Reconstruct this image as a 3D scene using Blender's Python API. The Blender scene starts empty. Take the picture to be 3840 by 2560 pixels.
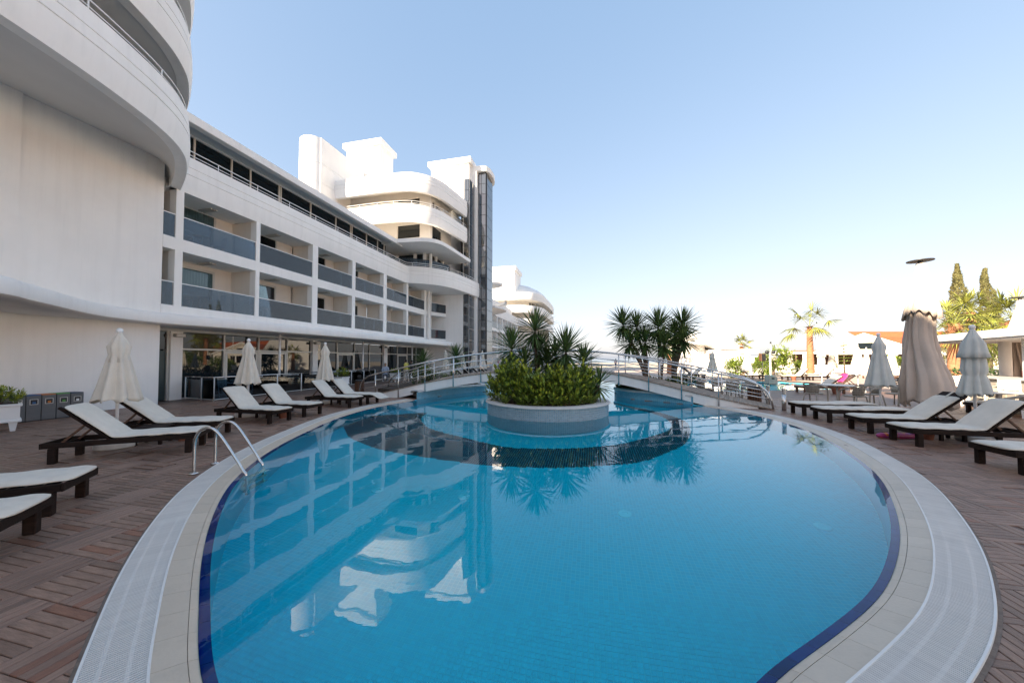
import bpy, math, random
import numpy as np
from mathutils import Vector, Matrix
from mathutils.geometry import tessellate_polygon
random.seed(7)
S = bpy.context.scene
COL = S.collection
R = math.radians
# ------------------------------------------------------------------ camera
cam = bpy.data.cameras.new('camera'); camo = bpy.data.objects.new('camera', cam); COL.objects.link(camo)
cam.sensor_width = 36.0; cam.lens = 12.0; cam.clip_start = 0.05; cam.clip_end = 30000; cam.shift_y = 0.00723
camo.location = (0, 0, 1.7); camo.rotation_euler = (R(90 + 1.666), 0, 0)
S.camera = camo
# ------------------------------------------------------------------ sky, sun, exposure
SUN_EL, SUN_AZ = 25.5, 231.0            # azimuth of the sun clockwise from +Y
w = bpy.data.worlds.new('World'); S.world = w; w.use_nodes = True
nt = w.node_tree; nt.nodes.clear()
sky = nt.nodes.new('ShaderNodeTexSky'); sky.sky_type = 'NISHITA'; sky.sun_disc = False
sky.sun_elevation = R(SUN_EL); sky.sun_rotation = R(SUN_AZ); sky.air_density = 1.0; sky.dust_density = 1.6; sky.ozone_density = 1.2
bg = nt.nodes.new('ShaderNodeBackground'); bg.inputs[1].default_value = 0.0705
wo = nt.nodes.new('ShaderNodeOutputWorld')
# thin even haze veil over the whole sky: flattens the gradient as in the photograph
veil = nt.nodes.new('ShaderNodeVectorMath'); veil.operation = 'MULTIPLY_ADD'; veil.inputs[1].default_value = (1.5, 1.25, 0.95); veil.inputs[2].default_value = (0.35, 0.95, 2.05)
sh1 = nt.nodes.new('ShaderNodeVectorMath'); sh1.operation = 'MULTIPLY_ADD'; sh1.inputs[1].default_value = (1/7, 1/7, 1/8.5); sh1.inputs[2].default_value = (1, 1, 1)
sh2 = nt.nodes.new('ShaderNodeVectorMath'); sh2.operation = 'DIVIDE'          # soft shoulder x / (1 + x / K), the same everywhere in the sky
nt.links.new(sky.outputs[0], veil.inputs[0]); nt.links.new(veil.outputs[0], sh1.inputs[0]); nt.links.new(veil.outputs[0], sh2.inputs[0]); nt.links.new(sh1.outputs[0], sh2.inputs[1]); nt.links.new(sh2.outputs[0], bg.inputs[0]); nt.links.new(bg.outputs[0], wo.inputs[0])
sl = bpy.data.lights.new('sun', 'SUN'); sl.energy = 4.3; sl.angle = R(0.5); sl.color = (1.0, 0.83, 0.62)
slo = bpy.data.objects.new('sun', sl); COL.objects.link(slo); slo.location = (-20, -30, 40)
sd = Vector((math.sin(R(SUN_AZ)) * math.cos(R(SUN_EL)), math.cos(R(SUN_AZ)) * math.cos(R(SUN_EL)), math.sin(R(SUN_EL))))
slo.rotation_euler = sd.to_track_quat('Z', 'Y').to_euler()
S.view_settings.view_transform = 'Standard'; S.view_settings.look = 'None'
S.view_settings.exposure = 2.12; S.view_settings.gamma = 1.0; S.view_settings.use_curve_mapping = False
S.render.engine = 'CYCLES'
S.cycles.use_denoising = True
S.cycles.max_bounces = 10; S.cycles.transparent_max_bounces = 12; S.cycles.sample_clamp_indirect = 6.0
# ------------------------------------------------------------------ materials
def nn(t, typ, **kw):
    n = t.nodes.new(typ)
    for k, v in kw.items(): setattr(n, k, v)
    return n
def mat(name, col, rough=0.5, metal=0.0, var=0.0, vs=4.0, bump=0.0, bs=60.0, ior=None, trans=0.0, isl=0.0, col2=None, stretch=None, coord='Object', sheen=0.0):
    m = bpy.data.materials.new(name); m.use_nodes = True; t = m.node_tree; L = t.links.new
    b = t.nodes['Principled BSDF']
    b.inputs['Roughness'].default_value = rough; b.inputs['Metallic'].default_value = metal
    if ior: b.inputs['IOR'].default_value = ior
    if trans: b.inputs['Transmission Weight'].default_value = trans
    if sheen: b.inputs['Sheen Weight'].default_value = sheen
    c = (*col, 1); b.inputs['Base Color'].default_value = c
    tc = nn(t, 'ShaderNodeTexCoord'); vec = tc.outputs[coord]
    if stretch:
        mp = nn(t, 'ShaderNodeMapping'); mp.inputs['Scale'].default_value = stretch; L(vec, mp.inputs[0]); vec = mp.outputs[0]
    out = None
    if var > 0 or col2:
        nz = nn(t, 'ShaderNodeTexNoise'); nz.inputs['Scale'].default_value = vs; nz.inputs['Detail'].default_value = 6; nz.inputs['Roughness'].default_value = 0.62
        L(vec, nz.inputs['Vector'])
        rp = nn(t, 'ShaderNodeValToRGB'); rp.color_ramp.elements[0].position = 0.32; rp.color_ramp.elements[1].position = 0.68
        k2 = col2 if col2 else tuple(min(1, x * (1 + var)) for x in col)
        rp.color_ramp.elements[0].color = (*(x * (1 - var) for x in col), 1); rp.color_ramp.elements[1].color = (*k2, 1)
        L(nz.outputs['Fac'], rp.inputs[0]); out = rp.outputs[0]
    if isl > 0:
        ge = nn(t, 'ShaderNodeNewGeometry'); oi = nn(t, 'ShaderNodeObjectInfo')
        ad = nn(t, 'ShaderNodeMath', operation='ADD'); L(ge.outputs['Random Per Island'], ad.inputs[0]); L(oi.outputs['Random'], ad.inputs[1])
        fr = nn(t, 'ShaderNodeMath', operation='FRACT'); L(ad.outputs[0], fr.inputs[0])
        mr = nn(t, 'ShaderNodeMapRange'); L(fr.outputs[0], mr.inputs[0]); mr.inputs[3].default_value = 1 - isl; mr.inputs[4].default_value = 1 + isl
        mx = nn(t, 'ShaderNodeVectorMath', operation='SCALE')
        if out: L(out, mx.inputs[0])
        else: mx.inputs[0].default_value = col
        L(mr.outputs[0], mx.inputs['Scale']); out = mx.outputs[0]
    if out: L(out, b.inputs['Base Color'])
    if bump > 0:
        n2 = nn(t, 'ShaderNodeTexNoise'); n2.inputs['Scale'].default_value = bs; n2.inputs['Detail'].default_value = 4
        L(vec, n2.inputs['Vector'])
        bp = nn(t, 'ShaderNodeBump'); bp.inputs['Strength'].default_value = bump; bp.inputs['Distance'].default_value = 0.02
        L(n2.outputs['Fac'], bp.inputs['Height']); L(bp.outputs[0], b.inputs['Normal'])
    return m
def weather(m, amt=0.07):
    # faint rain streaks, patchy repaint and roller marks
    t = m.node_tree; L = t.links.new; b = t.nodes['Principled BSDF']; src = b.inputs['Base Color'].links[0].from_socket
    tc = nn(t, 'ShaderNodeTexCoord'); fac = None
    for sc, lo, hi, k in (((5, 5, 0.22), 0.50, 0.78, amt), ((0.35, 0.35, 0.5), 0.42, 0.70, amt*0.7), ((28, 28, 1.2), 0.55, 0.8, amt*0.5)):
        mp = nn(t, 'ShaderNodeMapping'); mp.inputs['Scale'].default_value = sc; L(tc.outputs['Object'], mp.inputs[0])
        nz = nn(t, 'ShaderNodeTexNoise'); nz.inputs['Scale'].default_value = 1.0; nz.inputs['Detail'].default_value = 5; L(mp.outputs[0], nz.inputs['Vector'])
        mr = nn(t, 'ShaderNodeMapRange'); mr.inputs[1].default_value = lo; mr.inputs[2].default_value = hi; mr.inputs[3].default_value = 1.0; mr.inputs[4].default_value = 1.0 - k; L(nz.outputs['Fac'], mr.inputs[0])
        if fac is None: fac = mr.outputs[0]
        else: mu = nn(t, 'ShaderNodeMath', operation='MULTIPLY'); L(fac, mu.inputs[0]); L(mr.outputs[0], mu.inputs[1]); fac = mu.outputs[0]
    vm = nn(t, 'ShaderNodeVectorMath', operation='SCALE'); L(src, vm.inputs[0]); L(fac, vm.inputs['Scale']); L(vm.outputs[0], b.inputs['Base Color']); return m
def glassmat(name, tint, ior=1.5, rough=0.0, body=None, bodyfac=0.0, wav=0.0):
    """tinted pane: see-through tint + Fresnel reflection (+ a share of diffuse body)"""
    m = bpy.data.materials.new(name); m.use_nodes = True; t = m.node_tree; t.nodes.clear(); L = t.links.new
    o = nn(t, 'ShaderNodeOutputMaterial'); tr = nn(t, 'ShaderNodeBsdfTransparent'); tr.inputs[0].default_value = (*tint, 1)
    gl = nn(t, 'ShaderNodeBsdfGlossy'); gl.inputs['Roughness'].default_value = rough; gl.inputs[0].default_value = (1, 1, 1, 1)
    fr = nn(t, 'ShaderNodeFresnel'); fr.inputs[0].default_value = ior
    mx = nn(t, 'ShaderNodeMixShader'); L(fr.outputs[0], mx.inputs[0])
    src = tr.outputs[0]
    if body:
        df = nn(t, 'ShaderNodeBsdfDiffuse'); df.inputs[0].default_value = (*body, 1)
        m2 = nn(t, 'ShaderNodeMixShader'); m2.inputs[0].default_value = bodyfac; L(tr.outputs[0], m2.inputs[1]); L(df.outputs[0], m2.inputs[2]); src = m2.outputs[0]
    L(src, mx.inputs[1]); L(gl.outputs[0], mx.inputs[2]); L(mx.outputs[0], o.inputs[0])
    if wav > 0:
        tc = nn(t, 'ShaderNodeTexCoord'); nz = nn(t, 'ShaderNodeTexNoise'); nz.inputs['Scale'].default_value = 0.9; nz.inputs['Detail'].default_value = 1
        L(tc.outputs['Object'], nz.inputs['Vector']); bp = nn(t, 'ShaderNodeBump'); bp.inputs['Strength'].default_value = wav; bp.inputs['Distance'].default_value = 0.05
        L(nz.outputs['Fac'], bp.inputs['Height']); L(bp.outputs[0], gl.inputs['Normal']); L(bp.outputs[0], fr.inputs['Normal'])
    return m
M = {}
M['plaster'] = mat('white_plaster', (0.86, 0.845, 0.815), 0.75, var=0.025, vs=0.9, bump=0.12, bs=90)
weather(M['plaster'], 0.065)
M['white'] = mat('white_paint', (0.80, 0.80, 0.79), 0.4, var=0.02, vs=6)
M['offwhite'] = mat('offwhite_plaster', (0.72, 0.67, 0.60), 0.8, var=0.03, vs=1.0, bump=0.1, bs=90)
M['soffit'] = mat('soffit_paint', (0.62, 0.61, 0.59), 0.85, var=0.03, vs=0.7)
M['steel'] = mat('stainless_steel', (0.62, 0.61, 0.59), 0.24, 1.0, var=0.06, vs=14, bump=0.02, bs=300)
M['alu'] = mat('aluminium_frame', (0.55, 0.53, 0.49), 0.45, 0.3, var=0.03)
M['darkglass'] = mat('dark_tinted_glass', (0.008, 0.013, 0.017), 0.015, ior=1.55)
M['curtain_glass'] = mat('curtain_wall_glass', (0.012, 0.022, 0.032), 0.02, ior=2.7, bump=0.006, bs=0.7)
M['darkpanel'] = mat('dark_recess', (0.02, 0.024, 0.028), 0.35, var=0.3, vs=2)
M['balcony_glass'] = glassmat('balcony_glass', (0.40, 0.48, 0.55), 1.5, 0.0, (0.20, 0.27, 0.33), 0.16, 0.01)
M['pane'] = glassmat('clear_pane', (0.62, 0.72, 0.74), 1.5)
M['rail_glass'] = glassmat('terrace_glass', (0.32, 0.45, 0.53), 1.5)
M['curtain'] = mat('curtain_fabric', (0.30, 0.33, 0.33), 0.9, var=0.35, vs=3, stretch=(14, 14, 0.3))
M['chairwhite'] = mat('pale_resin', (0.55, 0.56, 0.56), 0.5, var=0.03)
M['wood_dark'] = mat('dark_stained_wood', (0.020, 0.012, 0.009), 0.75, ior=1.25, var=0.45, vs=5, bump=0.25, bs=30, stretch=(1, 9, 9))
M['wood_brown'] = mat('worn_brown_wood', (0.10, 0.045, 0.022), 0.5, var=0.5, vs=5, bump=0.25, bs=30, stretch=(1, 9, 9))
M['cushion'] = mat('cream_canvas', (0.66, 0.605, 0.515), 0.92, var=0.07, vs=3.5, bump=0.5, bs=9, sheen=0.2)
M['canvas'] = mat('parasol_canvas', (0.66, 0.605, 0.515), 0.95, var=0.08, vs=2.5, bump=0.35, bs=10, sheen=0.2)
M['canvas_green'] = mat('grey_white_canvas', (0.56, 0.58, 0.55), 0.95, var=0.09, vs=2.5, bump=0.4, bs=9)
M['canvas_beige'] = mat('beige_canvas', (0.50, 0.42, 0.355), 0.95, var=0.07, vs=1.6, bump=0.4, bs=6)
M['conc'] = mat('pale_concrete', (0.58, 0.56, 0.53), 0.85, var=0.08, vs=6, bump=0.3, bs=40)
M['terracotta'] = mat('terracotta', (0.22, 0.075, 0.04), 0.8, var=0.2, vs=8)
M['binmetal'] = mat('brushed_grey_metal', (0.13, 0.135, 0.14), 0.5, 0.25, var=0.08, vs=3, stretch=(1, 1, 12))
M['black'] = mat('black_plastic', (0.015, 0.016, 0.018), 0.5, var=0.2)
for nm, c in dict(bin_blue=(0.03, 0.10, 0.24), bin_orange=(0.52, 0.16, 0.03), bin_green=(0.08, 0.28, 0.05), bin_navy=(0.02, 0.04, 0.09), pink=(0.62, 0.03, 0.16), red=(0.5, 0.05, 0.04), orange=(0.7, 0.17, 0.03)).items():
    M[nm] = mat(nm + '_paint', c, 0.5, var=0.06)
M['rattan'] = mat('grey_rattan', (0.34, 0.31, 0.26), 0.7, var=0.18, vs=60, bump=0.5, bs=120)
M['table'] = mat('pale_table_top', (0.55, 0.54, 0.51), 0.35, var=0.05, vs=12)
M['coping'] = mat('cream_coping_tile', (0.56, 0.475, 0.375), 0.42, var=0.08, vs=5, bump=0.1, bs=60, isl=0.05)
M['coping_edge'] = mat('white_edge_strip', (0.72, 0.71, 0.68), 0.5, var=0.05, vs=8)
M['grate'] = mat('white_grating', (0.68, 0.66, 0.62), 0.45, var=0.05, vs=3, isl=0.05)
M['gutter'] = mat('gutter_shadow', (0.15, 0.135, 0.115), 0.8, var=0.1, vs=6)
M['mortar'] = mat('grey_mortar', (0.17, 0.135, 0.11), 0.9, var=0.25, vs=14, bump=0.3, bs=60)
M['bluetile'] = mat('cobalt_rim_tile', (0.006, 0.016, 0.19), 0.15, var=0.15, vs=7, isl=0.18)
M['tile'] = mat('pool_mosaic', (0.02, 0.74, 0.93), 0.3, isl=0.06)
M['tile_dark'] = mat('navy_mosaic', (0.003, 0.006, 0.045), 0.3, isl=0.3)
M['grout'] = mat('pool_grout', (0.22, 0.86, 1.0), 0.7)
M['banktile'] = mat('sky_blue_mosaic', (0.12, 0.37, 0.50), 0.3, isl=0.10)
M['bankgrout'] = mat('sky_blue_grout', (0.34, 0.56, 0.62), 0.8)
M['islandtile'] = mat('pale_mosaic', (0.27, 0.39, 0.46), 0.3, isl=0.10)
M['islandgrout'] = mat('pale_grout', (0.55, 0.58, 0.58), 0.8, var=0.05)
M['deckwood'] = mat('deck_board', (0.245, 0.150, 0.108), 0.40, var=0.32, vs=3.0, bump=0.35, bs=18, isl=0.24, stretch=(2, 16, 16), coord='UV')
M['deckred'] = mat('deck_board_red', (0.25, 0.115, 0.072), 0.42, var=0.3, vs=3.0, bump=0.35, bs=18, isl=0.12, stretch=(2, 16, 16), coord='UV')
M['decksheet'] = mat('deck_sheet', (0.16, 0.10, 0.076), 0.5, var=0.3, vs=1.4, bump=0.2, bs=20)
M['bridgewood'] = mat('grey_bridge_board', (0.30, 0.235, 0.18), 0.7, var=0.22, vs=6, bump=0.4, bs=22, isl=0.15)
M['soil'] = mat('garden_soil', (0.06, 0.042, 0.03), 0.95, var=0.4, vs=8, bump=0.6, bs=20)
M['ground'] = mat('dry_ground', (0.42, 0.37, 0.30), 0.95, var=0.3, vs=0.15, bump=0.3, bs=3)
M['yucca'] = mat('yucca_leaf', (0.050, 0.110, 0.036), 0.38, isl=0.5, var=0.25, vs=2.0, col2=(0.12, 0.185, 0.05))
M['leaf'] = mat('shrub_leaf', (0.085, 0.15, 0.020), 0.42, isl=0.5, var=0.3, vs=3.0, col2=(0.20, 0.26, 0.03))
M['leaf_tip'] = mat('young_shrub_leaf', (0.34, 0.39, 0.04), 0.42, isl=0.35, var=0.2, vs=3.0)
M['leaf_dark'] = mat('dark_shrub_leaf', (0.030, 0.065, 0.018), 0.5, isl=0.5, var=0.3, vs=3.0, col2=(0.06, 0.10, 0.025))
M['cypress'] = mat('cypress_foliage', (0.14, 0.145, 0.055), 0.8, isl=0.4, var=0.3, vs=1.0, col2=(0.22, 0.20, 0.075))
M['palm'] = mat('palm_leaf', (0.15, 0.20, 0.035), 0.5, isl=0.35, var=0.3, vs=1.5, col2=(0.28, 0.28, 0.05))
M['palmtrunk'] = mat('palm_bark', (0.30, 0.14, 0.07), 0.9, var=0.35, vs=4, bump=0.8, bs=10, stretch=(1, 1, 4))
M['bark'] = mat('grey_bark', (0.12, 0.085, 0.06), 0.95, var=0.35, vs=6, bump=0.8, bs=18)
M['rooftile'] = mat('red_roof_tile', (0.46, 0.11, 0.04), 0.8, var=0.15, vs=3, isl=0.12)
M['stone'] = mat('beige_stone', (0.45, 0.40, 0.33), 0.85, var=0.12, vs=3, bump=0.3, bs=25)
M['hair'] = mat('dark_hair', (0.012, 0.010, 0.009), 0.6, var=0.2)
weather(M['offwhite'], 0.06); weather(M['coping'], 0.12); weather(M['grate'], 0.10); weather(M['cushion'], 0.10); weather(M['canvas'], 0.10); weather(M['canvas_green'], 0.12)
def water_mat():
    m = bpy.data.materials.new('pool_water'); m.use_nodes = True; t = m.node_tree; L = t.links.new; b = t.nodes['Principled BSDF']
    b.inputs['Base Color'].default_value = (0.11, 0.95, 1.0, 1); b.inputs['Roughness'].default_value = 0.0; b.inputs['IOR'].default_value = 1.333; b.inputs['Transmission Weight'].default_value = 1.0
    tc = nn(t, 'ShaderNodeTexCoord'); n1 = nn(t, 'ShaderNodeTexNoise'); n1.inputs['Scale'].default_value = 1.3; n1.inputs['Detail'].default_value = 2.0; n1.inputs['Distortion'].default_value = 0.6
    n2 = nn(t, 'ShaderNodeTexNoise'); n2.inputs['Scale'].default_value = 9.0; n2.inputs['Detail'].default_value = 2.0
    L(tc.outputs['Object'], n1.inputs['Vector']); L(tc.outputs['Object'], n2.inputs['Vector'])
    ma = nn(t, 'ShaderNodeMath', operation='MULTIPLY_ADD'); L(n2.outputs['Fac'], ma.inputs[0]); ma.inputs[1].default_value = 0.05; L(n1.outputs['Fac'], ma.inputs[2])
    bp = nn(t, 'ShaderNodeBump'); bp.inputs['Strength'].default_value = 0.06; bp.inputs['Distance'].default_value = 0.05; L(ma.outputs[0], bp.inputs['Height']); L(bp.outputs[0], b.inputs['Normal'])
    return m
M['water'] = water_mat()
# ------------------------------------------------------------------ mesh helpers
CH = {}
class MB:
    def __init__(s): s.v = []; s.f = []; s.uv = None
    def add(s, vs, fs):
        o = len(s.v); s.v += [tuple(p) for p in vs]; s.f += [tuple(i + o for i in f) for f in fs]; return s
    def box(s, a, b):
        x0, y0, z0 = a; x1, y1, z1 = b
        return s.add([(x0,y0,z0),(x1,y0,z0),(x1,y1,z0),(x0,y1,z0),(x0,y0,z1),(x1,y0,z1),(x1,y1,z1),(x0,y1,z1)],
                     [(0,3,2,1),(4,5,6,7),(0,1,5,4),(1,2,6,5),(2,3,7,6),(3,0,4,7)])
    def obox(s, c, size, mtx=None):
        hx, hy, hz = [k / 2 for k in size]; m = mtx or Matrix.Identity(3); c = Vector(c)
        P = [c + m @ Vector(p) for p in [(-hx,-hy,-hz),(hx,-hy,-hz),(hx,hy,-hz),(-hx,hy,-hz),(-hx,-hy,hz),(hx,-hy,hz),(hx,hy,hz),(-hx,hy,hz)]]
        return s.add(P, [(0,3,2,1),(4,5,6,7),(0,1,5,4),(1,2,6,5),(2,3,7,6),(3,0,4,7)])
    def bar(s, p, q, wd, ht, up=(0,0,1)):
        p, q = Vector(p), Vector(q); d = q - p; x = d.normalized(); y = Vector(up).cross(x).normalized(); z = x.cross(y)
        return s.obox((p + q) / 2, (d.length, wd, ht), Matrix((x, y, z)).transposed())
    def tube(s, pts, r, n=8, cap=True):
        pts = [Vector(p) for p in pts]; rs = r if isinstance(r, (list, tuple)) else [r] * len(pts)
        rings = []; prev = None
        for i, p in enumerate(pts):
            t = (pts[min(i + 1, len(pts) - 1)] - pts[max(i - 1, 0)]).normalized()
            if prev is None:
                a = Vector((0,0,1)) if abs(t.z) < 0.9 else Vector((1,0,0)); x = t.cross(a).normalized()
            else: x = (prev - t * prev.dot(t)).normalized()
            prev = x; y = t.cross(x)
            rings.append([p + (x * math.cos(2*math.pi*k/n) + y * math.sin(2*math.pi*k/n)) * rs[i] for k in range(n)])
        vs = [q for g in rings for q in g]; fs = []
        for i in range(len(rings) - 1):
            for k in range(n):
                a = i*n + k; b = i*n + (k+1) % n; fs.append((a, b, b + n, a + n))
        if cap: fs.append(tuple(range(n))[::-1]); fs.append(tuple(range((len(rings)-1)*n, len(rings)*n)))
        return s.add(vs, fs)
    def lathe(s, prof, n=16, c=(0,0,0), fold=None):
        vs = []; fs = []
        for i, (r, z) in enumerate(prof):
            for k in range(n):
                a = 2*math.pi*k/n; rr = r * (fold(a, i, z) if fold else 1); vs.append((c[0] + rr*math.cos(a), c[1] + rr*math.sin(a), c[2] + z))
        for i in range(len(prof) - 1):
            for k in range(n):
                a = i*n + k; b = i*n + (k+1) % n; fs.append((a, b, b + n, a + n))
        if prof[0][0] > 1e-4: fs.append(tuple(range(n))[::-1])
        if prof[-1][0] > 1e-4: fs.append(tuple(range((len(prof)-1)*n, len(prof)*n)))
        return s.add(vs, fs)
    def prism(s, poly, z0, z1, side=True, holes=None):
        loops = [poly] + (holes or [])
        tri = tessellate_polygon([[Vector((x, y, 0)) for x, y in lp] for lp in loops])
        flat = [p for lp in loops for p in lp]; n = len(flat)
        area = sum(poly[i][0]*poly[(i+1) % len(poly)][1] - poly[(i+1) % len(poly)][0]*poly[i][1] for i in range(len(poly)))
        vs = [(x, y, z1) for x, y in flat]; fs = []
        for t in tri:
            (ax, ay), (bx, by), (cx, cy) = flat[t[0]], flat[t[1]], flat[t[2]]
            fs.append(tuple(t) if (bx-ax)*(cy-ay) - (by-ay)*(cx-ax) > 0 else tuple(t)[::-1])
        if side:
            vs += [(x, y, z0) for x, y in flat]; top = list(fs)
            fs += [tuple(i + n for i in f[::-1]) for f in top]
            o = 0
            for lp in loops:
                m = len(lp)
                for i in range(m):
                    a = o + i; b = o + (i+1) % m; q = (a + n, b + n, b, a)
                    fs.append(q if area > 0 else q[::-1])
                o += m
        return s.add(vs, fs)
    def sweep(s, path, prof, close=False):
        """path [(x,y)], prof [(out, z)]: out is to the right of travel"""
        P = [Vector((x, y)) for x, y in path]; n = len(P); m = len(prof); vs = []
        for i, p in enumerate(P):
            t = (P[min(i+1, n-1)] - P[max(i-1, 0)]).normalized(); nr = Vector((t.y, -t.x))
            vs += [(p.x + nr.x*o, p.y + nr.y*o, z) for o, z in prof]
        fs = []
        for i in range(n - 1):
            for k in range(m - 1 if not close else m):
                a = i*m + k; b = i*m + (k+1) % m; fs.append((a, b, b + m, a + m))
        if close: fs.append(tuple(range(m))); fs.append(tuple(range((n-1)*m, n*m))[::-1])
        return s.add(vs, fs)
def mk(name, mb, m, parent=None, smooth=False, loc=None, bevel=0.0, auto=None):
    me = bpy.data.meshes.new(name); me.from_pydata(mb.v, [], mb.f); me.update()
    if mb.uv is not None:
        ul = me.uv_layers.new(name='uv'); ul.data.foreach_set('uv', np.asarray(mb.uv, dtype=np.float32).ravel())
    me.materials.append(M[m] if isinstance(m, str) else m)
    if smooth or auto: me.polygons.foreach_set('use_smooth', [True] * len(me.polygons))
    if auto: me.set_sharp_from_angle(angle=R(auto))
    o = bpy.data.objects.new(name, me); COL.objects.link(o)
    if parent:
        o.parent = parent; CH.setdefault(parent.name, []).append(o)
        if parent.get('_bf'): o.location = (-parent['_u'], -parent['_v'], 0)
    if loc: o.location = loc
    if bevel:
        bv = o.modifiers.new('bevel', 'BEVEL'); bv.width = bevel; bv.segments = 1; bv.limit_method = 'ANGLE'
    return o
def tag(o, label=None, cat=None, group=None, kind=None):
    if label: o['label'] = label
    if cat: o['category'] = cat
    if group: o['group'] = group
    if kind: o['kind'] = kind
    return o
def thing(name, label, cat, loc=(0,0,0), rz=0.0, group=None):
    o = bpy.data.objects.new(name, None); COL.objects.link(o); o.location = loc; o.rotation_euler = (0, 0, rz); o.empty_display_size = 0.2
    return tag(o, label, cat, group)
def dup(root, loc, rz, label, group=None, sc=None):
    def cp(o, par):
        c = o.copy(); COL.objects.link(c)
        if par is not None: c.parent = par
        for ch in CH.get(o.name, []): cp(ch, c)
        return c
    r = cp(root, None); r.location = loc; r.rotation_euler = (0, 0, rz); r['label'] = label
    if sc: r.scale = (sc, sc, sc) if not isinstance(sc, tuple) else sc
    if group: r['group'] = group
    return r
def spline(pts, n=6, closed=False):
    P = [Vector(p) for p in pts]; N = len(P); out = []
    for i in range(N if closed else N - 1):
        g = (lambda k: P[k % N]) if closed else (lambda k: P[max(0, min(N - 1, k))])
        p0, p1, p2, p3 = g(i-1), g(i), g(i+1), g(i+2)
        for j in range(n):
            t = j / n
            out.append(tuple(0.5*((2*p1) + (p2-p0)*t + (2*p0-5*p1+4*p2-p3)*t*t + (3*p1-p0-3*p2+p3)*t**3)))
    if not closed: out.append(tuple(P[-1]))
    return out
# building frame: u runs along the facade, v away from the pool
AZ = math.atan((1360 - 1176) / 784); TH = math.pi / 2 - AZ
DU = Vector((math.sin(AZ), math.cos(AZ))); DV = Vector((-math.cos(AZ), math.sin(AZ)))
def W(u, v): p = DU * u + DV * v; return (p.x, p.y)
def UV(x, y): return (x*DU.x + y*DU.y, x*DV.x + y*DV.y)
# ------------------------------------------------------------------ pool outline (waterline), left abutment -> near tip -> right abutment
ZW = -0.022; ZB = -1.5
wl = [(-4.02,14.2),(-4.45,13.3),(-4.80,12.3),(-5.03,10.79),(-5.02,9.43),(-4.85,8.13),(-4.67,7.04),(-4.36,5.90),(-3.93,4.85),(-3.41,3.98),(-2.77,3.11),(-2.13,2.37),(-1.6,1.82),(-0.9,1.36),(-0.1,1.22),(0.7,1.42),(1.37,1.86),(1.96,2.15),(2.71,2.55),(3.42,3.07),(4.05,3.62),(4.72,4.30),(5.22,4.86),(5.68,5.47),(6.13,6.20),(6.58,7.0),(6.93,7.78),(7.25,8.8),(7.42,9.84),(7.38,10.74),(7.22,11.6),(6.95,12.5)]
ol = np.array(spline(wl, 24))
seg = np.hypot(*np.diff(ol, axis=0).T); cum = np.concatenate([[0], np.cumsum(seg)]); OLEN = cum[-1]
NS = 900
ss = np.linspace(0, OLEN, NS); px = np.interp(ss, cum, ol[:,0]); py = np.interp(ss, cum, ol[:,1])
ker = np.exp(-0.5*(np.arange(-14,15)/6.0)**2); ker /= ker.sum()
def smo(a): return np.concatenate([a[:14], np.convolve(a, ker, 'valid'), a[-14:]])
px, py = smo(px), smo(py)
tx, ty = np.gradient(px), np.gradient(py); tl = np.hypot(tx, ty); nx, ny = ty/tl, -tx/tl       # right of travel
nx, ny = -nx, -ny
if (nx[NS//2]*0 + ny[NS//2]) > 0: nx, ny = -nx, -ny                                            # outward at the near tip is -Y
nx, ny = smo(nx), smo(ny)
def off(s, d):
    i = s / OLEN * (NS - 1)
    k = np.arange(NS)
    x, y, a, b = (np.interp(i, k, q) for q in (px, py, nx, ny)); return (float(x + a*d), float(y + b*d))
wallL = [(-4.02,14.2),(-3.7,15.0),(-3.0,16.2),(-2.1,17.3),(-1.35,18.0),(-1.6,18.9),(-3.0,20.0),(-5.0,21.5)]
wallR = [(6.95,12.5),(6.3,13.3),(5.5,14.1),(4.95,14.9),(4.75,15.7),(5.1,16.6),(6.4,17.4),(9.0,17.9),(13.0,18.4),(18.5,19.6),(20.5,22.5)]
far = [(19.5,25.0),(14.0,26.4),(6.0,27.4),(0.0,27.2),(-4.0,25.5),(-6.0,23.5)]
wLs = spline(wallL, 5); wRs = spline(wallR, 5)
POOL = [(float(x), float(y)) for x, y in zip(px[::3], py[::3])] + wRs[1:] + far + wLs[::-1][:-1]
poolA = np.array(POOL)
def inside(poly, X, Y):
    X = np.asarray(X); Y = np.asarray(Y); c = np.zeros(X.shape, bool); n = len(poly); j = n - 1
    for i in range(n):
        xi, yi = poly[i]; xj, yj = poly[j]
        if yi != yj:
            m = ((yi > Y) != (yj > Y)) & (X < (xj - xi)*(Y - yi)/(yj - yi) + xi); c ^= m
        j = i
    return c
def dist_ol(X, Y):
    best = np.full(X.shape, 1e9)
    for i in range(0, NS, 3): best = np.minimum(best, (X - px[i])**2 + (Y - py[i])**2)
    return np.sqrt(best)
def inset(poly, d):
    out = []; n = len(poly); A = np.array(poly)
    for i in range(n):
        t = A[(i+1) % n] - A[i-1]; t = t/np.hypot(*t); out.append((float(A[i][0] - t[1]*d), float(A[i][1] + t[0]*d)))
    return out
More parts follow.
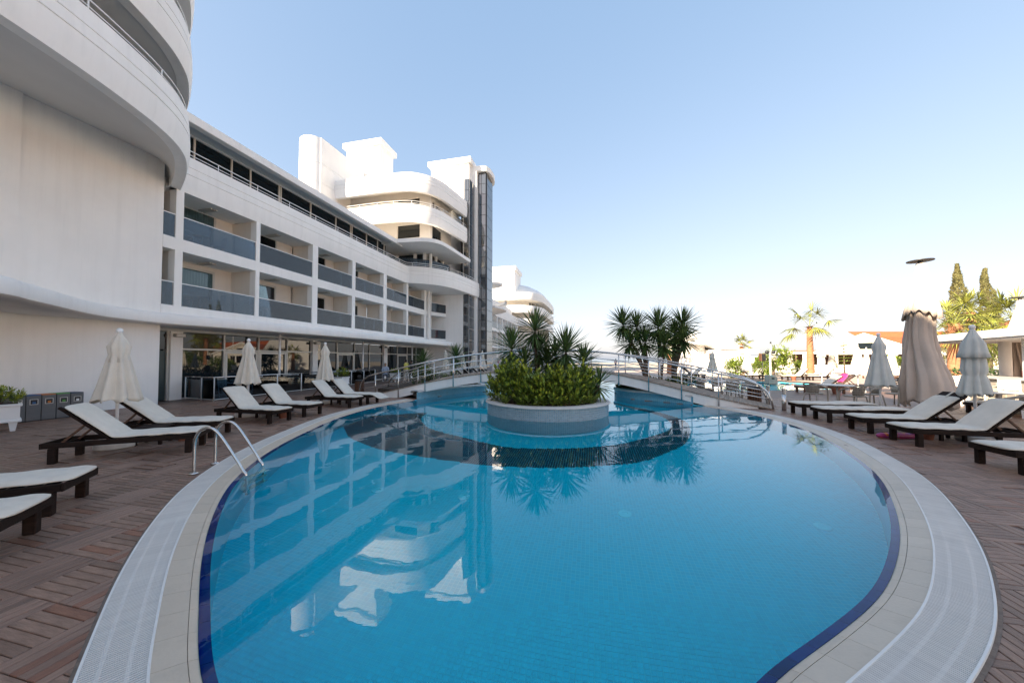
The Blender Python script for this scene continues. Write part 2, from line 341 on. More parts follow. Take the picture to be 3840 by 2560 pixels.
# ------------------------------------------------------------------ ground, sea
DK = [(-34,-16),(46,-16),(46,62),(-34,62)]
mb = MB(); mb.prism([(-900,-900),(900,-900),(900,150),(-900,150)], 0, -0.05, side=False, holes=[[(-33.5,-15.5),(45.5,-15.5),(45.5,61.5),(-33.5,61.5)]])
tag(mk('ground', mb, 'ground'), 'dry pale ground beyond the pool terrace', 'ground', kind='structure')
sm = mat('sea_water', (0.05, 0.14, 0.24), 0.12, ior=1.33, var=0.2, vs=0.01, bump=0.5, bs=0.4)
mb = MB(); mb.add([(-9000,149,-1.2),(9000,149,-1.2),(9000,16000,-1.2),(-9000,16000,-1.2)], [(0,1,2,3)])
tag(mk('sea', mb, sm), 'blue sea on the horizon', 'sea', kind='structure')
# ------------------------------------------------------------------ deck: sheet with the pool cut out, boards laid in basket weave on it
hole = [off(q_, 0.22) for q_ in np.linspace(0, OLEN, 300)] + wRs[1:] + far + wLs[::-1][:-1]
mb = MB(); mb.prism(DK, 0, -0.014, side=False, holes=[hole[::-1]])
deck = tag(mk('deck', mb, 'decksheet'), 'brown basket-weave timber deck round the pool', 'deck', kind='structure')
def board_mesh(L=0.418, Wd=0.0655, h=0.018, ch=0.0035):
    a, b = L/2, Wd/2; c = ch
    vs = [(-a,-b,-h),(a,-b,-h),(a,b,-h),(-a,b,-h),(-a,-b,-c),(a,-b,-c),(a,b,-c),(-a,b,-c),(-a+c,-b+c,0),(a-c,-b+c,0),(a-c,b-c,0),(-a+c,b-c,0)]
    fs = [(8,9,10,11),(4,5,9,8),(5,6,10,9),(6,7,11,10),(7,4,8,11),(0,1,5,4),(1,2,6,5),(2,3,7,6),(3,0,4,7)]
    return vs, fs
PB = 0.425
recs = []
for iu in range(-14, 52):
    for iv in range(-46, 40):
        u0 = 0.37 + iu*PB; v0 = 3.225 + (iv - 7)*PB
        for k in range(6):
            t = (k + 0.5)*PB/6
            if (iu + iv) % 2: recs.append((u0 + t, v0 + PB/2, 1))
            else: recs.append((u0 + PB/2, v0 + t, 0))
rc = np.array(recs)
X = rc[:,0]*DU.x + rc[:,1]*DV.x; Y = rc[:,0]*DU.y + rc[:,1]*DV.y
dist = np.hypot(X, Y)
keep = (Y > 0.9) & (dist < 19.0) & (rc[:,1] < 16.7) & (np.abs(X) < 1.62*Y + 1.0) & ~inside(POOL, X, Y)
do = dist_ol(X, Y); keep &= (do > 0.30)
keep &= ~inside([(-4.3,14.9),(-1.0,18.4),(-3,22),(-7,22),(-6.4,16.4)], X, Y) & ~inside([(6.6,13.2),(4.4,15.5),(5.0,17.3),(9.5,18.4),(10.5,16.6),(9.0,15.0)], X, Y)
idx = np.where(keep)[0]
vis = (np.abs(X[idx]) < 1.5*Y[idx]) & (Y[idx] > 1.45)
order = idx[np.argsort(np.where(vis, dist[idx], 1e3 + dist[idx]))]
bv, bf = board_mesh(); bu = [(v[0] + 0.2, v[1] + 0.05) for f in bf for v in [bv[i] for i in f]]
bm0 = MB(); bm0.add(bv, bf); bm0.uv = bu
protos = []
for mname in ('deckwood', 'deckred'):
    me = bpy.data.meshes.new('board'); me.from_pydata(bv, [], bf); ul = me.uv_layers.new(name='uv'); ul.data.foreach_set('uv', np.array(bu, dtype=np.float32).ravel()); me.materials.append(M[mname]); protos.append(me)
rnd = random.Random(3)
for j, i in enumerate(order[:300]):
    o = bpy.data.objects.new('board', protos[1] if rnd.random() < 0.10 else protos[0]); COL.objects.link(o); o.parent = deck
    o.location = (X[i], Y[i], rnd.uniform(-0.002, 0.0006)); o.rotation_euler = (rnd.uniform(-.006,.006), 0, TH + (math.pi/2 if rc[i,2] else 0))
for mname, pr in (('deckwood', 0), ('deckred', 1)):
    vs = []; fs = []; uvs = []
    for i in order[300:]:
        if (random.random() < 0.07) != bool(pr): continue
        a = TH + (math.pi/2 if rc[i,2] else 0); ca, sa = math.cos(a), math.sin(a); o = len(vs); z = random.uniform(-0.002, 0.0006)
        vs += [(X[i] + ca*x - sa*y, Y[i] + sa*x + ca*y, q + z) for x, y, q in bv]; fs += [tuple(k + o for k in f) for f in bf]
        du = random.uniform(0, 9); uvs += [(p + du, q + du*0.37) for p, q in bu]
    mb = MB(); mb.v = vs; mb.f = fs; mb.uv = uvs
    tag(mk('board_field', mb, mname, deck), kind='stuff')
# ------------------------------------------------------------------ pool shell
mb = MB(); fl = inset(POOL, 0.0)
mb.prism(fl, 0, ZB, side=False); pool = tag(mk('pool', mb, 'grout'), 'large teardrop swimming pool tiled in turquoise', 'pool', kind='structure')
wallm = bpy.data.materials.new('pool_wall_mosaic'); wallm.use_nodes = True
t = wallm.node_tree; b = t.nodes['Principled BSDF']; b.inputs['Roughness'].default_value = 0.35
br = nn(t, 'ShaderNodeTexBrick'); br.offset = 0.0; br.inputs['Color1'].default_value = (0.03,0.48,0.64,1); br.inputs['Color2'].default_value = (0.03,0.53,0.68,1); br.inputs['Mortar'].default_value = (0.25,0.70,0.80,1)
br.inputs['Scale'].default_value = 1.0; br.inputs['Mortar Size'].default_value = 0.004; br.inputs['Brick Width'].default_value = 0.05; br.inputs['Row Height'].default_value = 0.05
tc = nn(t, 'ShaderNodeTexCoord'); t.links.new(tc.outputs['UV'], br.inputs['Vector']); t.links.new(br.outputs[0], b.inputs['Base Color'])
def wall_strip(pts, z0, z1, name, m, parent, close=False):
    mb = MB(); d = 0; uv = []; n = len(pts)
    for i, p in enumerate(pts): mb.v += [(p[0], p[1], z0), (p[0], p[1], z1)]
    for i in range(n - 1 + int(close)):
        j = (i + 1) % n; l = math.dist(pts[i], pts[j]); mb.f.append((2*i, 2*j, 2*j + 1, 2*i + 1)); uv += [(d, z0), (d + l, z0), (d + l, z1), (d, z1)]; d += l
    mb.uv = uv; return mk(name, mb, m, parent)
inner = [off(s, -0.058) for s in np.linspace(0, OLEN, 300)]
wall_strip(inner, ZB, -0.062, 'pool_wall', wallm, pool)
wall_strip(wRs + far + wLs[::-1], ZB, 0.0, 'pool_wall', wallm, pool)
# mosaic on the floor
TP = 0.0505
dark_out = [(-5.6,11.6),(-5.0,10.22),(-4.27,9.03),(-3.28,8.15),(-2.39,7.71),(-0.66,7.13),(0.43,6.97),(0.97,6.95),(1.79,7.02),(2.68,7.2),(3.48,7.74),(4.24,8.42),(4.97,9.56),(5.53,10.96),(5.45,12.2),(5.2,13.1),(4.75,14.3),(4.4,15.2)]
dark_in = [(4.2,15.0),(4.5,14.1),(4.85,13.0),(5.1,12.1),(5.03,10.98),(4.54,9.9),(3.78,9.19),(2.7,8.5),(1.78,8.22),(0.82,8.16),(-0.13,8.29),(-1.19,9.03),(-2.03,9.7),(-2.57,10.33),(-3.04,11.49),(-3.1,12.6)]
dpoly = spline(dark_out, 4) + spline(dark_in, 4)
gu, gv = np.meshgrid(np.arange(0.2, 19.0, TP), np.arange(-7.5, 8.5, TP), indexing='ij'); gu = gu.ravel(); gv = gv.ravel()
FX = gu*DU.x + gv*DV.x; FY = gu*DU.y + gv*DV.y
k = inside([tuple(p) for p in inner] + wRs[1:] + wLs[::-1], FX, FY) & (FY < 15.5) & (np.hypot(FX - 1.15, FY - 11.28) > 1.9)
FX, FY = FX[k], FY[k]; dk = inside(dpoly, FX, FY)
def quads(x, y, h=TP/2 - 0.0026, z=ZB + 0.004):
    ax, ay = DU.x*h, DU.y*h; bx, by = DV.x*h, DV.y*h; n = len(x)
    v = np.stack([np.stack([x - ax - bx, y - ay - by], 1), np.stack([x + ax - bx, y + ay - by], 1), np.stack([x + ax + bx, y + ay + by], 1), np.stack([x - ax + bx, y - ay + by], 1)], 1).reshape(-1, 2)
    mb = MB(); mb.v = [(p[0], p[1], z) for p in v.tolist()]; mb.f = [(4*i + 3, 4*i + 2, 4*i + 1, 4*i) for i in range(n)]
    c = v[1] - v[0]; e = v[3] - v[0]
    if c[0]*e[1] - c[1]*e[0] > 0: mb.f = [f[::-1] for f in mb.f]
    return mb
od = np.argsort(np.hypot(FX - 0.2, FY - 2.9) + np.where(dk, 50, 0)); near = od[:300]; restm = np.ones(len(FX), bool); restm[near] = False
q0 = quads(np.array([0.0]), np.array([0.0]), z=0.004); me = bpy.data.meshes.new('tile'); me.from_pydata(q0.v, [], q0.f); me.materials.append(M['tile'])
for i in near:
    o = bpy.data.objects.new('tile', me); COL.objects.link(o); o.parent = pool; o.location = (FX[i], FY[i], ZB)
tag(mk('tile_field', quads(FX[restm & ~dk], FY[restm & ~dk]), 'tile', pool), kind='stuff')
tag(mk('tile_field', quads(FX[restm & dk], FY[restm & dk]), 'tile_dark', pool), kind='stuff')
for dx, dy in ((-0.8,5.73),(1.69,5.18),(4.17,4.65),(-2.3,5.9)):
    mb = MB(); mb.lathe([(0.10,0.004),(0.10,0.016),(0.085,0.02),(0.05,0.02),(0.045,0.012),(0.0,0.012)], 20)
    mk('floor_drain', mb, 'grout', pool, loc=(dx, dy, ZB))
# cobalt rim, cream coping, white grating: every piece its own mesh
def piece(s0, s1, d0, d1, z0, z1, th, nseg=2):
    mb = MB(); N = nseg + 1
    a = [off(s0 + (s1 - s0)*i/nseg, d0) for i in range(N)]; b_ = [off(s0 + (s1 - s0)*i/nseg, d1) for i in range(N)]
    mb.v = [(*p, z0) for p in a] + [(*p, z1) for p in b_] + [(*p, z0 - th) for p in a] + [(*p, z1 - th) for p in b_]
    for i in range(nseg):
        mb.f += [(i, i+1, N+i+1, N+i), (2*N+i, i+2*N+1, i+1, i)[::1], (N+i, N+i+1, 3*N+i+1, 3*N+i)]
    mb.f += [(0, N, 3*N, 2*N), (nseg, 2*N+nseg, 3*N+nseg, N+nseg)]
    return mb
SP = 0.21; ns = int(OLEN / SP)
for i in range(ns):
    s0 = i*OLEN/ns; s1 = (i+1)*OLEN/ns
    mk('rim_tile', piece(s0 + .0025, s1 - .0025, -0.060, -0.002, -0.050, -0.026, 0.03), 'bluetile', pool)
nc = int(OLEN / 0.27)
for i in range(nc):
    s0 = i*OLEN/nc; s1 = (i+1)*OLEN/nc
    mk('coping_tile', piece(s0 + .0012, s1 - .0012, 0.0, 0.045, -0.026, -0.012, 0.05), 'coping', pool)
    mk('coping_tile', piece(s0 + .0012, s1 - .0012, 0.048, 0.196, -0.012, 0.012, 0.05), 'coping', pool)
ST = np.linspace(0, OLEN, 420)
def ribbon(d0, d1, z0, z1):
    mb = MB(); n = len(ST)
    for s in ST: mb.v += [(*off(s, d0), z0), (*off(s, d1), z1)]
    mb.f = [(2*i, 2*i + 2, 2*i + 3, 2*i + 1) for i in range(n - 1)]; return mb
mk('coping_bed', ribbon(-0.062, 0.20, -0.07, 0.002), 'mortar', pool)
mk('gutter', ribbon(0.194, 0.484, 0.002, 0.002), 'gutter', pool)
mk('mortar_joint', ribbon(0.482, 0.505, 0.0035, 0.0015), 'mortar', pool)
for d in (0.200, 0.476):
    mb = MB(); n = len(ST)
    for s in ST: mb.v += [(*off(s, d - .008), 0.004), (*off(s, d - .006), 0.018), (*off(s, d + .006), 0.018), (*off(s, d + .008), 0.002)]
    mb.f = [(4*i + k, 4*i + 4 + k, 4*i + 5 + k, 4*i + 1 + k) for i in range(n - 1) for k in range(3)]
    mk('edge_strip', mb, 'coping_edge', pool)
for d in (0.28, 0.395):
    mb = MB(); n = len(ST)
    for s in ST: mb.v += [(*off(s, d - .01), 0.0125), (*off(s, d + .01), 0.0125)]
    mb.f = [(2*i, 2*i + 2, 2*i + 3, 2*i + 1) for i in range(n - 1)]; mk('grating_rib', mb, 'grate', pool)
nb = int(OLEN / 0.0185); bars = []
for i in range(nb):
    s = (i + .5)*OLEN/nb; bars.append((math.hypot(*off(s, .34)) + (0 if abs(off(s,.34)[0]) > 1.55 else 20), s))
bars.sort()
me = bpy.data.meshes.new('grating_bar'); bb = MB(); bb.box((-0.133, -0.0055, 0), (0.133, 0.0055, 0.012)); me.from_pydata(bb.v, [], bb.f); me.materials.append(M['grate'])
mb = MB()
for j, (d_, s) in enumerate(bars):
    a = off(s, 0.206); c = off(s, 0.472)
    if j < 300:
        o = bpy.data.objects.new('grating_bar', me); COL.objects.link(o); o.parent = pool; o.location = ((a[0]+c[0])/2, (a[1]+c[1])/2, 0.003); o.rotation_euler = (0, 0, math.atan2(c[1]-a[1], c[0]-a[0]))
    else: mb.bar((*a, 0.009), (*c, 0.009), 0.011, 0.012)
tag(mk('grating_bar_field', mb, 'grate', pool), kind='stuff')
# water surface
mb = MB(); wp = [(float(x), float(y)) for x, y in zip(px[::2], py[::2])] + wRs[1:] + far + wLs[::-1][:-1]
mb.prism(wp, 0, ZW, side=False); tag(mk('water', mb, 'water'), 'still clear pool water mirroring the hotel', 'water', kind='structure')
# ------------------------------------------------------------------ hotel (u, v, z in the building frame)
def bthing(name, label, cat, u, v):
    o = thing(name, label, cat, (*W(u, v), 0), TH); o['_bf'] = 1; o['_u'] = u; o['_v'] = v; return o
hotel = bthing('hotel_building', 'white curved hotel with glazed balconies, round upper terraces and dark glass stair tower', 'building', 10.0, 16.0)
VF = 15.77
def hp(name, mb, m, **kw): return mk(name, mb, m, hotel, **kw)
def hbox(name, a, b, m, bevel=0.0): mb = MB(); mb.box(a, b); return hp(name, mb, m, bevel=bevel)
BAND = [(-0.30,0.0),(0.0,0.0),(0.055,0.30),(0.075,0.62),(0.075,0.715),(0.035,0.725),(0.035,0.755),(0.07,0.765),(0.06,1.03),(0.02,1.04),(0.02,1.07),(0.05,1.08),(0.02,1.50),(-0.14,1.50),(-0.14,1.20)]
def band(name, path, z, par=hotel, h=1.5, m='plaster'):
    mb = MB(); mb.sweep(path, [(o, z + q*h/1.5) for o, q in BAND]); o = mk(name, mb, m, par, auto=28); return o
def offp(path, d):
    P = [Vector(p) for p in path]; out = []
    for i, p in enumerate(P):
        t = (P[min(i+1, len(P)-1)] - P[max(i-1, 0)]).normalized(); out.append((p.x + t.y*d, p.y - t.x*d))
    return out
def rail_along(path, z, par, hs=(0.13, 0.30), step=1.5, r=0.018, name='terrace_rail', hand='handrail'):
    p2 = offp(path, -0.06)
    ro = mk(name, MB().tube([(x, y, z + hs[-1]) for x, y in p2], r*1.2, 6), 'white', par, smooth=True)
    for h in hs[:-1]: mk('mid_rail', MB().tube([(x, y, z + h) for x, y in p2], r*0.9, 6), 'white', par, smooth=True)
    acc = 0
    for i in range(1, len(p2)):
        acc += math.dist(p2[i-1], p2[i])
        if acc > step:
            acc = 0; mk('rail_post', MB().tube([(*p2[i], z - 0.02), (*p2[i], z + hs[-1])], r, 6), 'white', par, smooth=True)
# --- tall plain wall on the left, with a shallow pilaster step
hbox('wall', (6.06, VF, 0), (9.42, VF + 0.35, 9.26), 'plaster')
hbox('wall', (-40, VF - 0.11, 0), (6.05, VF + 0.35, 9.30), 'plaster')
hbox('return_wall', (9.07, VF + 0.355, 0), (9.42, 18.4, 9.26), 'plaster')
# --- ground-floor canopy: outline follows the curve of the drum, then runs out along the restaurant
can_edge = spline([(-40,10.6),(-10,10.6),(0,10.35),(2.5,10.55),(4.22,11.37),(4.9,12.05),(5.6,12.8),(6.35,13.62),(6.95,14.2),(7.6,14.65),(8.6,15.05),(9.6,15.12),(10.8,14.95),(12.6,14.75),(15.5,14.50),(19.5,14.25),(26.5,13.85),(32.0,13.70),(37.4,13.60)], 6)
mb = MB(); poly = list(can_edge) + [(37.4,18.0),(-40,18.0)]
mb.sweep(can_edge, [(-0.42,2.955),(-0.10,2.955),(-0.02,3.0),(0.0,3.08),(0.0,3.26),(-0.03,3.34),(-0.12,3.38)])
hp('canopy_edge', mb, 'plaster', auto=40)
mb = MB(); inn = offp(can_edge, -0.40); mb.prism(list(inn) + [(37.0,18.0),(-40,18.0)], 2.965, 3.372); hp('canopy', mb, 'plaster')
hbox('canopy_end', (37.1, 13.7, 2.97), (37.38, 18.0, 3.37), 'plaster')
# --- restaurant glazing behind the canopy
VG = 16.9
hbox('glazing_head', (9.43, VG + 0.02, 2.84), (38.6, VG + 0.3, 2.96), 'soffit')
for (a, b) in ((10.41,10.83),(17.73,18.13),(25.15,25.61),(32.31,33.12)): hbox('pillar', (a, VG - 0.10, 0), (b, VG + 0.3, 2.84), 'plaster')
hbox('service_door', (9.86, VG + 0.04, 0.02), (10.38, VG + 0.09, 2.03), mat('grey_green_door', (0.035, 0.055, 0.055), 0.4, var=0.1))
hbox('door_jamb', (10.33, VG - 0.03, 0), (10.405, VG + 0.035, 2.84), 'alu')
hbox('fanlight', (9.86, VG + 0.04, 2.09), (10.38, VG + 0.08, 2.80), 'darkglass')
def glaze(u0, u1, ndiv, doors=()):
    w_ = (u1 - u0)/ndiv
    for i in range(ndiv):
        a, b = u0 + i*w_, u0 + (i+1)*w_
        g = hbox('window_pane', (a + .04, VG + 0.05, 0.06), (b - .04, VG + 0.07, 2.07), 'darkglass'); hbox('window_pane', (a + .04, VG + 0.05, 2.15), (b - .04, VG + 0.07, 2.80), 'darkglass')
        hbox('mullion', (a - .03, VG - 0.02, 0), (a + .03, VG + 0.09, 2.84), 'alu')
        if i in doors:
            hbox('door_frame', (a + .05, VG - 0.015, 0.02), (a + .15, VG + 0.045, 2.06), 'alu'); hbox('door_frame', (b - .15, VG - 0.015, 0.02), (b - .05, VG + 0.045, 2.06), 'alu'); hbox('door_frame', (a + .15, VG - 0.015, 1.95), (b - .15, VG + 0.045, 2.06), 'alu')
    hbox('transom', (u0, VG - 0.025, 2.075), (u1, VG + 0.085, 2.145), 'alu'); hbox('window_sill', (u0, VG - 0.02, 0.0), (u1, VG + 0.09, 0.06), 'alu')
glaze(10.86, 17.70, 4, (1, 2)); glaze(18.16, 25.12, 4, (1,)); glaze(25.64, 32.28, 4, (1,)); glaze(33.15, 38.5, 4)
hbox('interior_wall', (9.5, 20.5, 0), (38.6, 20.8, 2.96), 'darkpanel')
for u in (14.55, 21.2, 28.0, 34.4):
    hp('column', MB().lathe([(0.055,0),(0.055,2.96)], 12, (u, 15.85, 0)), 'white', smooth=True)
for u in (10.62, 17.9, 25.35, 32.7):
    l = hbox('wall_lamp', (u - .16, VG - 0.34, 2.60), (u + .16, VG - 0.11, 2.74), 'alu', bevel=0.02)
# --- two storeys of balconies
bays = [(10.08,13.09),(13.29,16.52),(16.91,19.89),(20.20,23.46),(23.87,26.86),(27.12,30.12)]
piers = [(9.82,10.08),(13.09,13.29),(16.52,16.91),(19.89,20.20),(23.46,23.87),(26.86,27.12),(30.12,30.55)]
VBK = 17.3
hbox('floor_slab', (9.43, VF, 3.374), (30.55, 18.2, 3.735), 'plaster'); hbox('floor_slab', (9.43, VF, 5.94), (30.55, 18.2, 6.385), 'plaster')
hbox('ceiling_slab', (9.43, VF + 0.33, 8.34), (30.55, 18.2, 8.60), 'plaster')
for (a, b) in piers:
    for z0, z1 in ((3.735, 5.94), (6.385, 8.34)):
        hbox('pier', (a, VF + 0.002, z0), (b, VF + 0.35, z1), 'plaster'); hbox('partition_wall', ((a+b)/2 - .08, VF + 0.352, z0), ((a+b)/2 + .08, VBK, z1), 'offwhite')
def balcony(u0, u1, zf, zt, door=True, frame=True):
    hbox('back_wall', (u0 - .05, VBK, zf), (u1 + .05, VBK + 0.2, zt), 'offwhite')
    if door:
        d0, d1, dz = u0 - 0.02, min(u0 + 2.25, u1 - .5), zf + 2.02
        q = MB(); q.box((d0, VBK - .05, zf), (d0 + .09, VBK - .002, dz)); q.box((d1 - .09, VBK - .05, zf), (d1, VBK - .002, dz)); q.box((d0 + .09, VBK - .05, dz - .10), (d1 - .09, VBK - .002, dz)); dr = hp('balcony_door', q, 'alu')
        mid = d0 + .42; mk('mullion', MB().box((mid - .05, VBK - .045, zf), (mid + .05, VBK - .003, dz - .10)), 'black', dr)
        mb = MB(); n = 60; mb.v = []
        for i in range(n + 1):
            x = d0 + .1 + (d1 - d0 - .2)*i/n; y = VBK - .016 + .010*math.sin(i*1.9) ; mb.v += [(x, y, zf + .05), (x, y, dz - .1)]
        mb.f = [(2*i, 2*i+2, 2*i+3, 2*i+1) for i in range(n)]; mk('curtain', mb, 'curtain', dr, smooth=True)
        mk('pane', MB().box((d0 + .09, VBK - .040, zf + .04), (d1 - .09, VBK - .034, dz - .10)), 'pane', dr)
    for i in range(3): hbox('ceiling_louvre', (u0 + 1.35 + .1*i, VBK - 1.0, zt - .055), (u0 + 1.41 + .1*i, VBK - .25, zt - .004), 'alu')
def balustrade(u0, u1, zb, vf=VF + 0.03, nd=3):
    L_ = (u1 - u0)/nd; bs_ = hbox('balustrade', (u0 + .005, vf - .022, zb), (u1 - .005, vf + .03, zb + .033), 'white')
    for i in range(nd): mk('glass_panel', MB().box((u0 + .02 + i*L_ + (.004 if i else 0), vf, zb + .035), (u0 - .02 + (i+1)*L_ if i == nd-1 else u0 + .016 + (i+1)*L_, vf + 0.012, zb + .915)), 'balcony_glass', bs_)
    mk('top_rail', MB().box((u0 + .005, vf - .012, zb + .917), (u1 - .005, vf + .03, zb + .95)), 'white', bs_)
    for i in range(1, nd): mk('post', MB().box((u0 + i*L_ - .012, vf + .016, zb + .034), (u0 + i*L_ + .012, vf + .04, zb + .916)), 'alu', bs_)
for (a, b) in bays:
    for zf, zt in ((3.735, 5.94), (6.385, 8.34)): balcony(a, b, zf, zt); balustrade(a, b, zf + .004)
for zf, zt in ((3.735, 5.94), (6.385, 8.34)):      # the narrow balcony beside the plain wall
    hbox('back_wall', (9.43, VBK, zf), (9.82, VBK + .2, zt), 'offwhite'); balustrade(9.43, 9.82, zf + .004, nd=1)
# angled last bay, end wall next to the stair tower
bent = [(30.55, 15.5), (33.0, 14.85)]
for zf, zt in ((3.735, 5.94), (6.385, 8.34)):
    mb = MB(); mb.prism([(30.56, VF), (30.56, 18.2), (33.04, 18.2), (33.04, 14.82)], zf - .34, zf); hp('floor_slab', mb, 'plaster')
    mb = MB(); mb.bar((30.62, 15.72, zf + .46), (33.0, 14.86, zf + .46), 0.012, 0.86); hp('balcony_pane', mb, 'balcony_glass')
    mb = MB(); mb.bar((30.62, 15.72, zf + .92), (33.0, 14.86, zf + .92), 0.04, 0.035); hp('balcony_rail', mb, 'white')
    hbox('back_wall', (30.56, 17.4, zf), (33.04, 17.6, zt), 'offwhite')
    for i in range(3): hbox('ceiling_louvre', (31.3 + .1*i, 16.0, zt - .055), (31.36 + .1*i, 17.0, zt - .004), 'alu')
for a in (30.58, 30.86): hbox('pier', (a, 15.5, 3.38), (a + .16, 15.70, 8.34), 'plaster')
hbox('end_wall', (33.05, 12.93, 0), (33.4, 18.2, 8.34), 'plaster')
hbox('roof_slab', (9.43, 16.2, 8.61), (33.4, 24.0, 8.80), 'plaster')
# --- long parapet band above the balconies swinging out into a round terrace
ppath = [(9.55 + 0.6*i, VF) for i in range(28)] + spline([(26.35,VF),(26.75,15.68),(27.0,15.2),(27.6,14.25),(28.6,13.3),(30.0,12.68),(32.3,12.22),(34.6,11.95),(36.4,11.70)], 6)
band('parapet_band', ppath, 8.33)
mb = MB(); mb.prism([(26.2,18.0)] + [p for p in ppath if p[0] > 26.3] + [(36.4,18.0)], 8.335, 8.62); hp('terrace_slab', mb, 'plaster')
mb = MB(); mb.box((36.3,11.75,8.36),(36.42,12.2,9.80)); hp('band_end', mb, 'plaster')
rail_along(ppath, 9.83, hotel)
# --- recessed dark window strip and flat roof with fascia
hbox('strip_sill_wall', (9.6, 17.02, 8.81), (25.6, 17.3, 9.84), 'plaster')
hbox('strip_window', (9.6, 17.06, 9.85), (25.6, 17.10, 11.40), 'darkglass'); hbox('strip_head', (9.6, 16.98, 11.40), (25.6, 17.3, 11.47), 'white')
for u in (11.2,12.8,13.74,15.38,15.5,17.59,19.73,21.2,21.35,23.0,24.4,25.3): hbox('mullion', (u - .03, 16.99, 9.85), (u + .03, 17.055, 11.40), 'offwhite')
hbox('roof_overhang', (9.3, 15.98, 11.475), (25.9, 24.0, 11.54), 'plaster'); hbox('roof_fascia', (9.3, 15.66, 11.22), (25.9, 15.975, 11.58), 'plaster', bevel=0.02); hbox('roof_upstand', (9.3, 15.98, 11.545), (25.9, 24.0, 11.57), 'plaster'); hbox('cornice_step', (9.3, 16.3, 11.42), (25.9, 16.52, 11.473), 'white')
for u in (12.3, 16.0, 20.3, 24.0): hp('soffit_lamp', MB().lathe([(0.0,-.07),(0.08,-.06),(0.11,-.02),(0.11,0)], 12, (u, 16.15, 11.474)), 'offwhite', smooth=True)
# --- drum: three visible round terraces over the plain wall, storeys above and behind
dcur = spline([(-40,10.3),(-20,10.3),(-6,10.3),(0,10.45),(2.2,10.70),(3.96,11.05),(5.3,11.38),(6.25,11.70),(7.0,12.02),(7.7,12.45),(8.35,13.06),(8.92,13.88),(9.35,14.62),(9.80,15.50),(10.05,16.1),(10.2,17.2)], 5)
mb = MB(); wl_ = [(min(max(u, -40), 9.6), VF + (0.35 if u > 9.3 else 0.2)) for u, v in dcur]
for (u, v), q in zip(offp(dcur, -0.26), wl_):
    mb.v += [(u, v, 8.335), (0.55*u + 0.45*q[0], 0.55*v + 0.45*q[1], 8.95), (q[0], max(q[1], v + .01), 9.27)]
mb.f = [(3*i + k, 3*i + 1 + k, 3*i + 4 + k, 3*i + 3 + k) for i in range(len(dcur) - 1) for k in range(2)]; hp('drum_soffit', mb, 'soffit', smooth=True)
levels = [8.33, 11.0, 13.67, 16.34]
for i, z in enumerate(levels):
    band('terrace_band', dcur, z)
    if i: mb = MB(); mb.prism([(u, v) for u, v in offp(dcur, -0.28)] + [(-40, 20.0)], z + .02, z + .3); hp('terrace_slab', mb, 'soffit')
    rail_along([p for p in dcur if p[0] > -3], z + 1.49, hotel, step=1.9)
    iw = offp(dcur, -2.4); mb = MB(); mb.sweep(iw, [(0, z + (.3 if i else 1.2)), (0, z + 2.72)]); hp('terrace_wall', mb, 'offwhite', smooth=True)
mb = MB(); mb.prism([(u, v) for u, v in offp(dcur, 0.0)] + [(-40, 20.0)], 17.3, 17.80); hp('drum_roof', mb, 'plaster')
hbox('rear_block', (-60, 18.6, 0), (7.6, 46.0, 22.6), 'plaster')
hbox('rear_block', (7.61, 20.8, 0), (26.2, 40.0, 11.2), 'plaster')
# --- round-cornered tower block
tw = [(26.3,22.9),(26.25,20.2),(26.25,17.6),(26.45,15.6),(26.85,14.7),(27.55,13.9),(28.5,13.38),(29.5,13.12),(31.4,12.78),(32.95,12.55)]
twc = spline(tw, 6)
band('tower_band', twc, 13.67); band('tower_band', twc, 16.34, h=1.62)
rail_along([p for p in twc if p[1] < 22], 15.16, hotel, hs=(0.14, 0.32), step=1.5)
for z in (13.67, 16.34): mb = MB(); mb.prism([(33.0,23.0)] + offp(twc, -.15) , z + .85, z + 1.05); hp('tower_slab', mb, 'offwhite')
mb = MB(); mb.prism([(33.0,23.0)] + offp(twc, -.1), 17.80, 17.92); hp('tower_roof', mb, 'plaster')
sc = spline([(25.0,22.5),(24.98,17.5),(25.05,15.4),(25.12,14.5),(25.22,13.6),(25.55,12.85),(26.3,12.32),(27.9,12.06),(29.9,11.92),(31.95,11.76)], 6)
mb = MB(); mb.sweep(sc, [(-.4,11.29),(0,11.29),(0,11.60),(-.4,11.60)]); hp('tower_canopy_edge', mb, 'plaster')
mb = MB(); mb.prism([(33.0,22.5)] + offp(sc, -.38), 11.295, 11.595); hp('tower_canopy', mb, 'plaster')
UT = 28.3
def holed_wall(name, u, v0, v1, z0, z1, wins, m='offwhite', th=.25):
    """wall facing -u with window openings (va, vb, za, zb)"""
    vs = sorted({v0, v1, *[k for w_ in wins for k in w_[:2]]}); zs = sorted({z0, z1, *[k for w_ in wins for k in w_[2:]]}); mb = MB()
    for i in range(len(vs) - 1):
        for j in range(len(zs) - 1):
            cv, cz = (vs[i] + vs[i+1])/2, (zs[j] + zs[j+1])/2
            if not any(a < cv < b and c < cz < d for a, b, c, d in wins): mb.box((u, vs[i], zs[j]), (u + th, vs[i+1], zs[j+1]))
    o = hp(name, mb, m)
    for a, b, c, d in wins: mk('window_pane', MB().box((u + .12, a - .01, c - .01), (u + .14, b + .01, d + .01)), 'darkglass', o)
    return o
holed_wall('tower_wall', UT, 14.3, 23.0, 11.6, 14.51, [(15.36,17.65,12.88,14.12)]); holed_wall('tower_wall', UT, 14.3, 23.0, 14.73, 17.18, [(15.40,17.65,15.5,16.55)])
